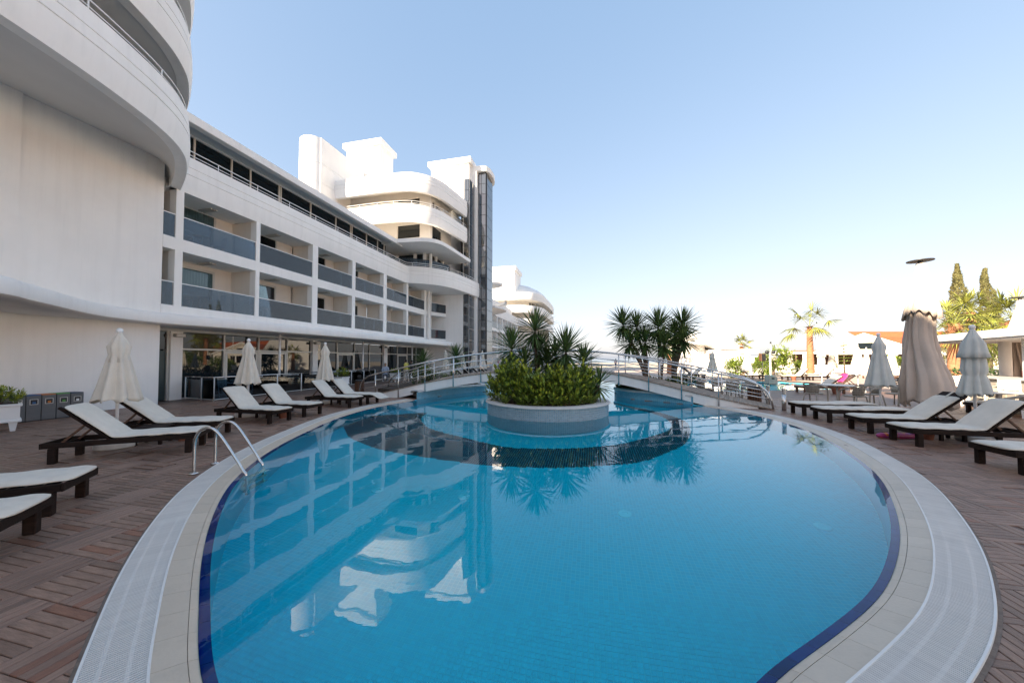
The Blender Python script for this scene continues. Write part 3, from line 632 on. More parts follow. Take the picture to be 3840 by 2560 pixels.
def side_wall(z0, z1, wins):
    us = sorted({UT + .26, 33.0, *[k for w_ in wins for k in w_[:2]]}); zs = sorted({z0, z1, *[k for w_ in wins for k in w_[2:]]}); mb = MB()
    for i in range(len(us) - 1):
        for j in range(len(zs) - 1):
            cu, cz = (us[i] + us[i+1])/2, (zs[j] + zs[j+1])/2
            if not any(a < cu < b and c < cz < d for a, b, c, d in wins): mb.box((us[i], 14.3, zs[j]), (us[i+1], 14.55, zs[j+1]))
    hp('tower_side_wall', mb, 'offwhite')
    for a, b, c, d in wins: hbox('window_pane', (a - .01, 14.42, c - .01), (b + .01, 14.44, d + .01), 'darkglass')
side_wall(11.6, 14.51, [(28.7,30.75,12.75,14.1)]); side_wall(14.73, 17.18, [(28.7,29.25,15.3,16.3),(29.35,30.6,15.3,16.3)])
# terrace storey under the thin canopy: glass with posts
hbox('terrace_glass', (28.30, 14.9, 8.8), (28.34, 19.5, 11.25), 'darkglass'); hbox('terrace_glass', (28.4, 14.40, 8.8), (33.0, 14.44, 11.25), 'darkglass')
for v in (14.8, 15.75, 17.6, 19.4): hbox('terrace_post', (28.12, v - .12, 8.8), (28.29, v + .12, 11.29), 'plaster')
for u in (28.35, 29.4, 30.9): hbox('terrace_post', (u, 14.20, 8.8), (u + .16, 14.39, 11.29), 'plaster')
for a, b in (((26.9,17.3),(27.3,15.7)),((27.3,15.7),(28.6,14.1)),((28.6,14.1),(30.4,13.4))):
    mb = MB(); mb.bar((*a, 10.2), (*b, 10.2), 0.012, 0.95); hp('wind_screen', mb, 'balcony_glass')
hbox('terrace_inner_wall', (30.95, 14.6, 8.8), (33.0, 14.9, 11.29), 'offwhite')
hbox('tower_body', (28.6, 14.7, 8.81), (36.8, 23.0, 17.8), 'plaster')
# glass stair tower
hbox('shaft_wall', (33.1, 12.31, 8.62), (34.5, 13.0, 20.4), 'plaster'); hbox('shaft_wall', (33.1, 12.31, 0), (34.5, 12.92, 8.34), 'plaster')
def curtain(face, a0, a1, other, z0, z1, nz, na):
    for i in range(nz):
        for j in range(na):
            za, zb = z0 + (z1 - z0)*i/nz + .02, z0 + (z1 - z0)*(i+1)/nz - .02; p, q = a0 + (a1 - a0)*j/na + .012, a0 + (a1 - a0)*(j+1)/na - .012
            if face == 'u': hbox('glass_panel', (other - .05, p, za), (other - .02, q, zb), 'curtain_glass')
            else: hbox('glass_panel', (p, other - .05, za), (q, other - .02, zb), 'curtain_glass')
hbox('shaft_core', (33.06, 12.35, 0), (34.5, 12.90, 8.335), 'black'); hbox('shaft_core', (33.06, 12.35, 8.63), (34.5, 12.90, 20.45), 'black')
curtain('u', 12.36, 12.90, 33.06, 0.1, 8.3, 7, 2); curtain('v', 33.08, 34.5, 12.31, 0.1, 8.3, 7, 2)
curtain('u', 12.36, 12.90, 33.06, 8.7, 20.4, 10, 2); curtain('v', 33.08, 34.5, 12.31, 8.7, 20.4, 10, 2)
hbox('stair_pier', (34.51, 12.02, 0), (35.0, 13.4, 22.2), 'plaster')
core = [(35.02,11.98),(35.02,11.14),(35.16,11.08),(37.2,11.1),(37.9,11.6),(38.2,12.4),(38.2,14.0),(35.02,14.0)]
mb = MB(); mb.prism(core, 0, 22.0); hp('stair_core', mb, 'black')
curtain('u', 11.62, 11.98, 35.02, 0.1, 21.9, 19, 1); curtain('u', 11.14, 11.60, 35.02, 0.1, 21.9, 19, 1); curtain('v', 35.16, 37.2, 11.08, 0.1, 21.9, 19, 1)
mb = MB()
for i in range(19):
    za, zb = 0.12 + 21.8*i/19, 0.08 + 21.8*(i+1)/19
    for a, b in (((37.2,11.06),(37.92,11.58)),((37.92,11.58),(38.24,12.4))): mb.bar((*a, (za+zb)/2), (*b, (za+zb)/2), .03, zb - za)
hp('glass_panel', mb, 'curtain_glass')
mb = MB(); mb.prism(spline([(34.4,13.6),(34.6,11.5),(34.95,10.9),(36.0,10.7),(37.3,10.8),(38.2,11.3),(38.7,12.4),(38.6,14.0)], 4), 22.01, 22.55); hp('stair_cap', mb, 'plaster', auto=40)
def capbox(u0, u1, v0, v1, z0, z1):
    hbox('roof_house', (u0, v0, z0), (u1, v1, z1 - .55), 'plaster'); hbox('roof_house_cornice', (u0 - .3, v0 - .3, z1 - .549), (u1 + .3, v1 + .3, z1), 'plaster', bevel=.03)
capbox(33.8, 36.2, 12.65, 17.0, 17.9, 23.1)
capbox(30.4, 32.7, 21.0, 25.0, 17.9, 24.2)
cy = [(25.2,22.8),(30.1,22.8),(30.85,23.1),(31.2,24.0),(30.85,24.9),(30.1,25.2),(25.2,25.2)] + [(25.2 - 1.2*math.sin(R(k_)), 24.0 + 1.2*math.cos(R(k_))) for k_ in (30, 60, 90, 120, 150)]
cyc = spline(cy, 5, closed=True)
for z0, z1, d in ((11.3,17.0,0),(17.03,18.7,0),(18.73,20.95,0)): mb = MB(); mb.prism(cyc, z0, z1); hp('lift_shaft', mb, 'plaster', auto=35)
mb = MB(); mb.prism(inset(cyc, .04), 11.3, 20.9); hp('lift_shaft', mb, 'plaster', auto=35)
# far side of the tower, mirrored terraces behind the glass
tm = spline([(37.0,13.2),(38.6,12.6),(40.0,12.3),(41.2,12.5),(42.2,13.4),(42.6,15.0),(42.6,20.0)], 5)
for z in (11.0, 13.67, 16.34): band('tower_band', tm, z); mb = MB(); mb.prism([(37.0,20.0)] + offp(tm, -.3), z + .02, z + .3); hp('tower_slab', mb, 'offwhite')
hbox('tower_body', (36.9, 15.0, 0), (41.5, 23.0, 17.6), 'plaster')
# --- far wing
hotel2 = bthing('hotel_wing', 'distant white hotel wing with domed roof and stepped round terraces, beyond the glass tower', 'building', 55.0, 15.0)
def fbox(name, a, b, m='plaster', **k): mb = MB(); mb.box(a, b); return mk(name, mb, m, hotel2, **k)
VF2 = 14.45
fp_ = spline([(46.0,11.6),(46.9,11.9),(48.2,12.9),(49.2,14.0),(49.9,14.4)], 5) + [(51 + i*1.5, VF2) for i in range(11)] + spline([(66.6,VF2),(67.0,13.9),(68.3,12.0),(70.5,10.8),(73.5,10.2),(80,9.9),(88,9.9),(92,10.2)], 5)
band('parapet_band', fp_, 8.33, hotel2); rail_along(fp_[:22], 9.83, hotel2, step=2.5)
mb = MB(); mb.prism([(42.0,18.0),(42.5,12.2),(44.3,11.5)] + [p for p in fp_ if p[0] < 50.5] + [(50.5,18.0)], 8.335, 8.6); mk('terrace_slab', mb, 'plaster', hotel2)
mb = MB(); mb.prism(spline([(42.0,15),(42.0,12.6),(42.6,11.5),(43.5,11.55),(44.5,12.5),(44.9,14.0),(44.9,15)], 4), 11.3, 11.6); mk('upper_canopy', mb, 'plaster', hotel2)
cols2 = [48.4, 51.45, 54.8, 58.2, 61.6, 64.9]
for z0, z1 in ((3.38, 3.74), (5.94, 6.39)): fbox('floor_slab', (46.5, VF2, z0), (66.6, 16.6, z1))
for u in cols2:
    for z0, z1 in ((0, 3.38), (3.74, 5.94), (6.39, 8.34)): fbox('pier', (u - .16, VF2 + .01, z0), (u + .16, 16.5, z1))
for i in range(5):
    for zf in (3.74, 6.39): fbox('balcony_pane', (cols2[i] + .18, VF2 + .03, zf + .02), (cols2[i+1] - .18, VF2 + .05, zf + .93), 'balcony_glass'); fbox('back_wall', (cols2[i] + .17, 16.3, zf), (cols2[i+1] - .17, 16.45, zf + 2.2), 'offwhite')
fbox('wall', (65.1, VF2 + .01, 0), (66.6, 16.5, 8.34)); fbox('roof_strip', (50.0, 15.6, 8.6), (66.5, 24, 11.4)); fbox('rear_block', (46.0, 16.6, 0), (66.5, 26, 8.6))
ft = spline([(66.8,24.0),(66.8,16.7),(67.0,13.9),(67.8,12.4),(68.9,11.4),(70.8,10.6),(73.6,10.05),(83.0,9.75),(91.0,9.95),(92.5,11.0),(92.6,16.0)], 6)
for z in (11.0, 13.67): band('tower_band', ft, z, hotel2)
for z in (11.0, 13.67, 14.9): mb = MB(); mb.prism([(92.0,24.0)] + offp(ft, -.3), z + .02, z + .25); mk('tower_slab', mb, 'plaster', hotel2)
fw = offp(ft, -2.2); mb = MB(); mb.sweep(fw, [(0, 0), (0, 13.7)]); mk('tower_wall', mb, 'offwhite', hotel2, smooth=True)
for s in range(5): 
    p = fw[28 + s*3]; q = fw[30 + s*3]; mb = MB(); mb.bar((p[0], p[1] - .03, 12.9), (q[0], q[1] - .03, 12.9), .05, 1.3); mk('window_pane', mb, 'darkglass', hotel2); mb = MB(); mb.bar((p[0], p[1] - .03, 10.2), (q[0], q[1] - .03, 10.2), .05, 1.3); mk('window_pane', mb, 'darkglass', hotel2)
mb = MB(); mb.lathe([(9.5,15.1),(9.0,16.0),(7.8,17.0),(6.0,17.9),(3.0,18.6),(0,18.8)], 40, (77.5,19.5,0)); mk('dome', mb, 'plaster', hotel2, smooth=True)
fbox('roof_house', (68.0, 15.4, 14.9), (74.0, 21.0, 20.0)); fbox('roof_house_cornice', (67.7, 15.1, 20.001), (74.3, 21.3, 20.75))
# ------------------------------------------------------------------ foliage helpers
def blade(mb, c, d, L, w, droop, rng, fold=0.25):
    d = Vector(d).normalized(); up = Vector((0,0,1)); s = d.cross(up)
    s = s.normalized() if s.length > 1e-3 else Vector((1,0,0)); n = s.cross(d); c = Vector(c)
    m = c + d*L*0.5 - up*droop*L*0.25; t = c + d*L - up*droop*L
    o = len(mb.v)
    mb.v += [tuple(c - s*w*.35), tuple(c + s*w*.35), tuple(m - s*w*.5 + n*w*fold), tuple(m - n*w*fold*.4), tuple(m + s*w*.5 + n*w*fold), tuple(t)]
    mb.f += [(o, o+1, o+3), (o, o+3, o+2), (o+1, o+4, o+3), (o+2, o+3, o+5), (o+3, o+4, o+5)]
def rosette(c, n, L, w, rng, lo=-45, axis=(0,0,1), rtop=0.16):
    mb = MB(); ax = Vector(axis).normalized(); q = Vector((0,0,1)).rotation_difference(ax); c = Vector(c)
    for i in range(n):
        t = (i + .5)/n; el = R(86 - (86 - lo)*t**0.85 + rng.uniform(-7, 7)); az = i*2.39996 + rng.uniform(-.2, .2)
        d = q @ Vector((math.cos(el)*math.cos(az), math.cos(el)*math.sin(az), math.sin(el)))
        b = c + ax*(rtop*(1 - 2.0*t)); l = L*(0.72 + 0.28*math.sin(math.pi*min(1, t*1.15 + .1)))*rng.uniform(.88, 1.08)
        blade(mb, b, d, l, w*rng.uniform(.8, 1.1), 0.04 + 0.16*t*rng.random(), rng)
    return mb
def leaf(mb, c, d, L, w, rng):
    d = Vector(d).normalized(); s = d.cross(Vector((rng.uniform(-.4,.4), rng.uniform(-.4,.4), 1))); s = s.normalized() if s.length > 1e-3 else Vector((1,0,0)); n = s.cross(d); c = Vector(c); o = len(mb.v)
    mb.v += [tuple(c), tuple(c + d*L*.45 - s*w*.5 + n*w*.18), tuple(c + d*L), tuple(c + d*L*.45 + s*w*.5 + n*w*.18)]; mb.f += [(o, o+3, o+2), (o, o+2, o+1)]
def sprig(mb, mt, c, ax, H, nl, L, w, rng, tipn=5):
    ax = Vector(ax).normalized(); c = Vector(c); a0 = rng.random()*6.28; x = ax.orthogonal().normalized(); y = ax.cross(x)
    for i in range(nl):
        t = i/(nl - 1); az = a0 + i*2.4; out = 1.0 - .62*t
        d = (x*math.cos(az) + y*math.sin(az))*out + ax*(0.35 + 1.0*t)
        leaf(mt if i >= nl - tipn else mb, c + ax*H*t, d, L*rng.uniform(.75, 1.1)*(1 - .25*t), w*rng.uniform(.8, 1.1), rng)
def shrub(name, label, loc, rad, h, ns, rng, L=0.19, w=0.066, mb_m='leaf', tip_m='leaf_tip', H=0.2, nl=11, group=None, tips=5, cat='shrub', z0=0.0):
    t = thing(name, label, cat, loc, 0, group); a, b = MB(), MB(); rx, ry = rad if isinstance(rad, tuple) else (rad, rad)
    for i in range(ns):
        az = rng.random()*6.283; rr = math.sqrt(rng.random()); el = rng.random()
        ztop = h*(1 - .35*rr**2)*rng.uniform(.55, 1.14); z = ztop if rng.random() < .5 else ztop*rng.uniform(.1, .95)
        k = rr if z > ztop*.9 else max(rr, .82)*rng.uniform(.92, 1.06)
        p = (rx*k*math.cos(az), ry*k*math.sin(az), max(0.03, z - H)); out = Vector((math.cos(az)*k*.75, math.sin(az)*k*.75, .55 + .6*z/h))
        sprig(a, b, p, out, H*rng.uniform(.7, 1.2), nl, L, w, rng, tips if z > .5*h else 2)
    for i in range(int(ns*2.2)):
        az = rng.random()*6.283; k = math.sqrt(rng.random())*.8; p = (rx*k*math.cos(az), ry*k*math.sin(az), rng.uniform(.03, h*.8)); leaf(a, p, (rng.uniform(-1,1), rng.uniform(-1,1), rng.uniform(-.3,1)), L*1.1, w*1.3, rng)
    mk('foliage', a, mb_m, t); mk('young_leaves', b, tip_m, t)
    sm_ = MB()
    for i in range(6):
        az = i*1.05; sm_.tube([(rx*.2*math.cos(az), ry*.2*math.sin(az), 0), (rx*.5*math.cos(az), ry*.5*math.sin(az), h*.6)], [.012, .005], 5)
    mk('stem', sm_, 'bark', t); return t
rg = random.Random(11)
# ------------------------------------------------------------------ planted island
IC = (1.15, 11.28); IR = 1.95
isl = thing('planter_island', 'round mosaic-tiled planter standing in the pool', 'planter', (*IC, 0))
mk('wall', MB().lathe([(IR - .012, ZB), (IR - .012, .315)], 96), 'islandgrout', isl, smooth=True)
mk('coping', MB().lathe([(IR - .33, .30), (IR - .33, .365), (IR + .02, .375), (IR + .055, .35), (IR + .055, .325), (IR + .02, .31), (IR - .02, .31)], 96), 'conc', isl, auto=50)
mk('soil', MB().lathe([(IR - .33, .30), (1.0, .38), (0, .40)], 32), 'soil', isl, smooth=True)
nt_ = 200; tp = 2*math.pi/nt_; q = MB(); hw = IR*tp/2 - .004
q.add([(-hw, -.004, -hw), (hw, -.004, -hw), (hw, -.004, hw), (-hw, -.004, hw), (-hw, .004, -hw), (hw, .004, -hw), (hw, .004, hw), (-hw, .004, hw)], [(0,1,2,3),(0,4,5,1),(1,5,6,2),(2,6,7,3),(3,7,4,0)])
me = bpy.data.meshes.new('mosaic_tile'); me.from_pydata(q.v, [], q.f); me.materials.append(M['islandtile']); rest = MB(); cnt = 0
cand = []
for r_ in range(29):
    z = .278 - r_*.0618
    for k in range(nt_):
        a = k*tp - math.pi/2; cand.append((abs(((a + math.pi/2 + math.pi) % (2*math.pi)) - math.pi) + (0 if z > -.05 else 10 - z), a, z))
cand.sort()
for i, (_, a, z) in enumerate(cand):
    x, y = IR*math.cos(a), IR*math.sin(a); rz = a + math.pi/2
    if i < 300:
        o = bpy.data.objects.new('mosaic_tile', me); COL.objects.link(o); o.parent = isl; o.location = (x, y, z); o.rotation_euler = (0, 0, rz)
    else:
        cr, sr = math.cos(rz), math.sin(rz); rest.add([(x + cr*p[0] - sr*p[1], y + sr*p[0] + cr*p[1], z + p[2]) for p in q.v], q.f)
tag(mk('mosaic_tile_field', rest, 'islandtile', isl), kind='stuff')
def yucca(label, base, heads, rng, group=None, nl=120, L=.95, w=.06, tr=.045, lo=-60, name='yucca_plant', cat='yucca'):
    t = thing(name, label, cat, base, 0, group)
    for h in heads:
        hx, hy, hz = h[0] - base[0], h[1] - base[1], h[2] - base[2]; s = h[3] if len(h) > 3 else 1.0
        mk('trunk', MB().tube(spline([(rng.uniform(-.05,.05), rng.uniform(-.05,.05), -.05), (hx*.35, hy*.35, hz*.5), (hx*.85, hy*.85, hz*.85), (hx, hy, hz)], 4), [tr*(1.35 - .6*i/12) for i in range(13)], 8), 'bark', t, smooth=True)
        mk('crown', rosette((hx, hy, hz), int(nl*s), L*s, w, rng, lo, axis=(hx*.15 + rng.uniform(-.1,.1), hy*.15 + rng.uniform(-.1,.1), 1)), 'yucca', t)
    return t
gi = 'plants on the planter island'
yucca('tallest spiky yucca, in the middle of the planter island', (0.85, 11.6, .36), [(0.78, 11.55, 2.62, 1.02), (0.95, 11.75, 1.95, .9)], rg, gi)
yucca('spiky yucca leaning out on the left of the planter island', (0.25, 11.3, .36), [(-0.02, 11.3, 1.98, 1.02)], rg, gi)
yucca('broad spiky yucca right of centre on the planter island', (1.65, 11.1, .36), [(1.75, 11.1, 1.90, 1.12), (1.45, 11.5, 1.75, .85)], rg, gi)
yucca('dark inner yucca filling the middle of the planter island', (1.2, 11.7, .36), [(1.2, 11.75, 1.5, .9), (.45, 11.7, 1.45, .85)], rg, gi)
yucca('shorter spiky yucca behind the right-hand shrubs of the island', (2.3, 11.4, .36), [(2.40, 11.4, 1.55, .85)], rg, gi)
yucca('small low yucca arching over the right rim of the island', (2.55, 10.75, .36), [(2.72, 10.7, .86, .75)], rg, gi, nl=80)
sh = [(-.45,11.0,.42,1.10,'leafy yellow-green shrub at the left end of the island'),(-.05,10.35,.45,1.20,'leafy shrub front left on the island, tall pale shoots'),(.55,10.0,.45,1.0,'leafy shrub at the front of the island, left of centre'),(1.10,9.92,.45,.98,'leafy shrub at the very front of the island'),(1.68,10.0,.45,1.0,'leafy shrub at the front of the island, right of centre'),(2.20,10.35,.45,1.12,'leafy shrub front right on the island, pale yellow tips'),(2.52,10.95,.36,.95,'leafy shrub at the right end of the island'),(.4,10.7,.5,1.05,'inner leafy shrub under the left yucca'),(1.6,10.75,.5,1.0,'inner leafy shrub under the right yucca')]
for x, y, r_, h, lab in sh: shrub('shrub', lab, (1.12 + (x - 1.12)*.90, y + .12, .34), r_*.86, h*1.08, 78, rg, group='shrubs on the planter island', H=.30, nl=12, tips=3)
# ------------------------------------------------------------------ planters either side of the channel behind the bridge
def bank(name, label, outline, capn):
    t = thing(name, label, 'planter', (*outline[0], 0)); ox, oy = outline[0]; L_ = [(x - ox, y - oy) for x, y in outline]
    mk('soil', MB().prism(L_, .1, .27), 'soil', t)
    cp_ = L_[:capn]; mk('coping', MB().sweep(cp_, [(-.30,.25),(-.30,.36),(.04,.36),(.05,.33),(.05,.29),(.0,.28)], ), 'conc', t)
    cp2 = L_[:capn]; mk('tiled_wall', MB().sweep(cp2, [(.0,.30),(.0,-1.5)]), 'bankgrout', t)
    tl_ = MB(); acc = 0
    for i in range(len(cp2) - 1):
        a, b = Vector(cp2[i]), Vector(cp2[i+1]); d = b - a; n_ = max(1, int(d.length/.062)); nr = Vector((d.y, -d.x)).normalized()*.006
        for k in range(n_):
            p = a + d*(k + .5)/n_ + nr; h_ = d.normalized()*(d.length/n_/2 - .004)
            for r_ in range(7 if i else 7):
                z = .255 - r_*.062; tl_.add([(p.x - h_.x, p.y - h_.y, z - .027), (p.x + h_.x, p.y + h_.y, z - .027), (p.x + h_.x, p.y + h_.y, z + .027), (p.x - h_.x, p.y - h_.y, z + .027)], [(0,1,2,3)])
    tag(mk('mosaic_tile_field', tl_, 'banktile', t), kind='stuff'); return t
bl = [(x, y) for x, y in wLs][1:31]; bank('planter_bank', 'low tiled planter bank left of the channel under the bridge', bl + [(-6.5,20.5),(-6.5,16.6),(-4.6,15.4)], len(bl))
brr = [(x, y) for x, y in wRs][2:31]; bank('planter_bank', 'low tiled planter bank right of the channel with the yucca trees', brr[::-1] + [(6.9,13.4),(8.5,14.8),(9.6,16.4)], len(brr))
for x, y, r_, h, lab in [(-2.6,17.9,.42,.42,'low dark shrub at the tip of the left planter bank'),(-3.3,17.4,.5,.40,'low clipped shrub under the left half of the bridge'),(-2.4,18.7,.5,.45,'low shrub at the back of the left planter bank'),(-4.2,18.2,.6,.9,'loose shrub behind the left bridge rail'),(-5.0,19.2,.6,1.0,'tall loose shrub furthest left on the planter bank'),(-3.3,19.4,.6,.75,'middle loose shrub at the rear of the left planter bank')]:
    shrub('shrub', lab, (x, y, .26), r_, h, 60, rg, mb_m='leaf_dark', tip_m='leaf', group='shrubs on the left planter bank', L=.14, w=.05)
for x, y, r_, h, lab in [(5.3,15.9,.36,.40,'small dark shrub overhanging the tip of the right planter bank'),(6.0,16.6,.5,.5,'low bright shrub at the foot of the yucca trees'),(7.6,16.2,.5,.6,'low shrub right of the yucca trunks'),(8.5,16.7,.55,.75,'dark feathery shrub at the right end of the planter bank'),(6.9,17.1,.45,.5,'low shrub behind the yucca trunks')]:
    shrub('shrub', lab, (x, y, .26), r_, h, 60, rg, mb_m='leaf_dark', tip_m='leaf', group='shrubs on the right planter bank', L=.14, w=.05)
gy = 'yucca trees beside the right half of the bridge'
yucca('leftmost yucca tree by the bridge, two spiky heads up high', (6.7,16.8,.2), [(5.5,16.9,3.35,1.25),(6.3,17.2,3.25,1.2),(5.75,16.7,2.45,1.1),(6.6,16.9,2.5,1.15)], rg, gy, nl=120, L=.92, w=.065, tr=.07, lo=-65, name='yucca_tree', cat='tree')
yucca('middle yucca tree by the bridge with dense yellow-green crown', (7.25,16.7,.2), [(7.22,16.8,3.2,1.4),(7.30,16.4,2.35,1.25)], rg, gy, nl=130, L=.92, w=.065, tr=.075, lo=-65, name='yucca_tree', cat='tree')
yucca('rightmost yucca tree by the bridge with drooping dry leaves', (7.8,16.6,.2), [(8.40,16.8,3.3,1.3),(8.35,16.6,2.6,1.2),(8.1,17.0,2.9,1.1)], rg, gy, nl=125, L=.92, w=.065, tr=.075, lo=-75, name='yucca_tree', cat='tree')
yucca('young yucca behind the left ramp of the bridge', (-5.75,22.0,0), [(-5.75,22.0,1.45,1.15)], rg, 'young yuccas behind the bridge', nl=120, lo=-50)
yucca('young yucca further right behind the left bridge rail', (-3.85,23.5,0), [(-3.85,23.5,1.75,1.25)], rg, 'young yuccas behind the bridge', nl=120, lo=-50)
# ------------------------------------------------------------------ footbridge
bp_ = spline([(-7.0,15.75,.03),(-5.8,15.2,.2),(-4.9,14.95,.42),(-4.15,14.8,.60),(-3.1,14.85,.82),(-2.1,15.02,.97),(-1.2,15.15,1.09),(1.5,15.2,1.27),(4.0,14.65,1.13),(4.75,14.3,1.0),(5.5,13.75,.81),(6.3,13.15,.60),(7.0,12.55,.40),(7.9,11.95,.2),(8.76,11.42,.03)], 20)
A = np.array(bp_); sg = np.hypot(*np.diff(A[:,:2], axis=0).T); bc = np.concatenate([[0], np.cumsum(sg)]); BL = bc[-1]
sm_i = np.linspace(0, BL, 240); BX, BY, BZ = (np.interp(sm_i, bc, A[:,k]) for k in range(3))
for _ in range(2): BX, BY, BZ = (np.concatenate([q[:14], np.convolve(q, ker, 'valid'), q[-14:]]) for q in (BX, BY, BZ))
gx, gy_ = np.gradient(BX), np.gradient(BY); gl_ = np.hypot(gx, gy_); BNX, BNY = -gy_/gl_, gx/gl_          # left of travel = away from the camera
def bpt(s, o=0.0, dz=0.0):
    i = np.interp(s, sm_i, np.arange(240)); k = np.arange(240); x, y, z, a, b = (float(np.interp(i, k, q)) for q in (BX, BY, BZ, BNX, BNY)); return (x + a*o, y + b*o, z + dz)
bridge = thing('footbridge', 'arched white footbridge with steel railings crossing the pool', 'bridge')
BW = 1.62
for sd_, nm in ((0.0, 'fascia'), (BW, 'fascia')):
    mb = MB(); o1, o2 = (sd_, sd_ + .12) if sd_ == 0 else (sd_ - .12, sd_)
    SS = np.linspace(.5, BL - .45, 120)
    for s in SS:
        zt = bpt(s)[2]; zb = max(-.03 if not (2.9 < s < BL - 2.1) else -.03, zt - .40) if zt > .36 else -.03
        if 2.9 < s < BL - 2.2: zb = max(zb, zt - .40)
        for o in (o1, o2): p = bpt(s, o); mb.v += [(p[0], p[1], zb), (p[0], p[1], zt - .045)]
    n = len(SS)
    for i in range(n - 1):
        a = 4*i; b = a + 4; mb.f += [(a, b, b+1, a+1), (a+3, b+3, b+2, a+2), (a, a+2, b+2, b), (a+1, b+1, b+3, a+3)]
    mb.f += [(0,1,3,2), (4*n-4, 4*n-2, 4*n-1, 4*n-3)]
    mk(nm, mb, 'plaster', bridge)
mb = MB(); SS = np.linspace(.3, BL - .3, 100)
for s in SS:
    for o in (.121, BW - .121): p = bpt(s, o); mb.v += [(p[0], p[1], p[2] - .30 if p[2] > .36 else p[2] - .07), (p[0], p[1], p[2] - .06)]
for i in range(len(SS) - 1):
    a = 4*i; b = a + 4; mb.f += [(a, a+2, b+2, b), (a+1, b+1, b+3, a+3)]
mk('soffit', mb, 'plaster', bridge)
npk = int(BL/.145)
for i in range(npk):
    s = (i + .5)*BL/npk; p = Vector(bpt(s, -.035, -.022)); q = Vector(bpt(s, BW + .035, -.022)); a = Vector(bpt(max(0, s - .05))); b = Vector(bpt(min(BL, s + .05)))
    nrm = (b - a).cross(q - p).normalized(); mb = MB(); mb.bar(p, q, .136, .042, up=nrm); mk('deck_board', mb, 'bridgewood', bridge)
PH = .86
for o in (-.05, BW + .05):
    hr = [bpt(.02, o, .0), bpt(.05, o, .30)] + [bpt(.12, o, .52), bpt(.3, o, .70), bpt(.6, o, .82)] + [bpt(s, o, PH) for s in np.linspace(1.0, BL - 1.3, 46)] + [bpt(BL - .8, o, .83), bpt(BL - .42, o, .72), bpt(BL - .2, o, .52), bpt(BL - .1, o, .28), bpt(BL - .05, o, .0)]
    mk('handrail', MB().tube(hr, .032, 10), 'steel', bridge, smooth=True)
    for dz in (.30, .56): mk('mid_rail', MB().tube([bpt(s, o, dz) for s in np.linspace(.16 if dz > .5 else .1, BL - .16, 50)], .016, 8), 'steel', bridge, smooth=True)
    for s in np.linspace(1.0, BL - 1.6, 13):
        zt = bpt(s)[2]; mk('rail_post', MB().tube([bpt(s, o, -min(.42, zt)), bpt(s, o, PH - .03)], .024, 10), 'steel', bridge, smooth=True)
# ------------------------------------------------------------------ sun loungers
def cushion_mesh(path, wd, th, rng, nw=10):
    """path [(x,z)] of the underside; rounded edges, soft quilting"""
    P = [Vector((x, 0, z)) for x, z in path]; mb = MB(); n = len(P)
    sec = []
    for k in range(nw + 1):
        t = k/nw; y = -wd/2 + wd*t; e = min(t, 1 - t)*wd; h = th*(1 - max(0, 1 - e/.035)**2*.55); sec.append((y, h))
    for i, p in enumerate(P):
        t = (P[min(i+1, n-1)] - P[max(i-1, 0)]).normalized(); nr = Vector((-t.z, 0, t.x))
        endf = 1 - max(0, 1 - min(i, n - 1 - i)/1.6)*.5
        for y, h in sec: q = p + nr*(h*endf + rng.uniform(-.0035, .0035)); mb.v.append((q.x, y*(1 - .0*endf), q.z))
        for y, h in sec[::-1]: q = p + nr*(0.0 if abs(y) < wd/2 - .02 else .012); mb.v.append((q.x, y, q.z))
    m = 2*(nw + 1)
    for i in range(n - 1):
        for k in range(m): a = i*m + k; b = i*m + (k+1) % m; mb.f.append((a, a + m, b + m, b))
    mb.f.append(tuple(range(m))); mb.f.append(tuple(range((n-1)*m, n*m))[::-1]); return mb
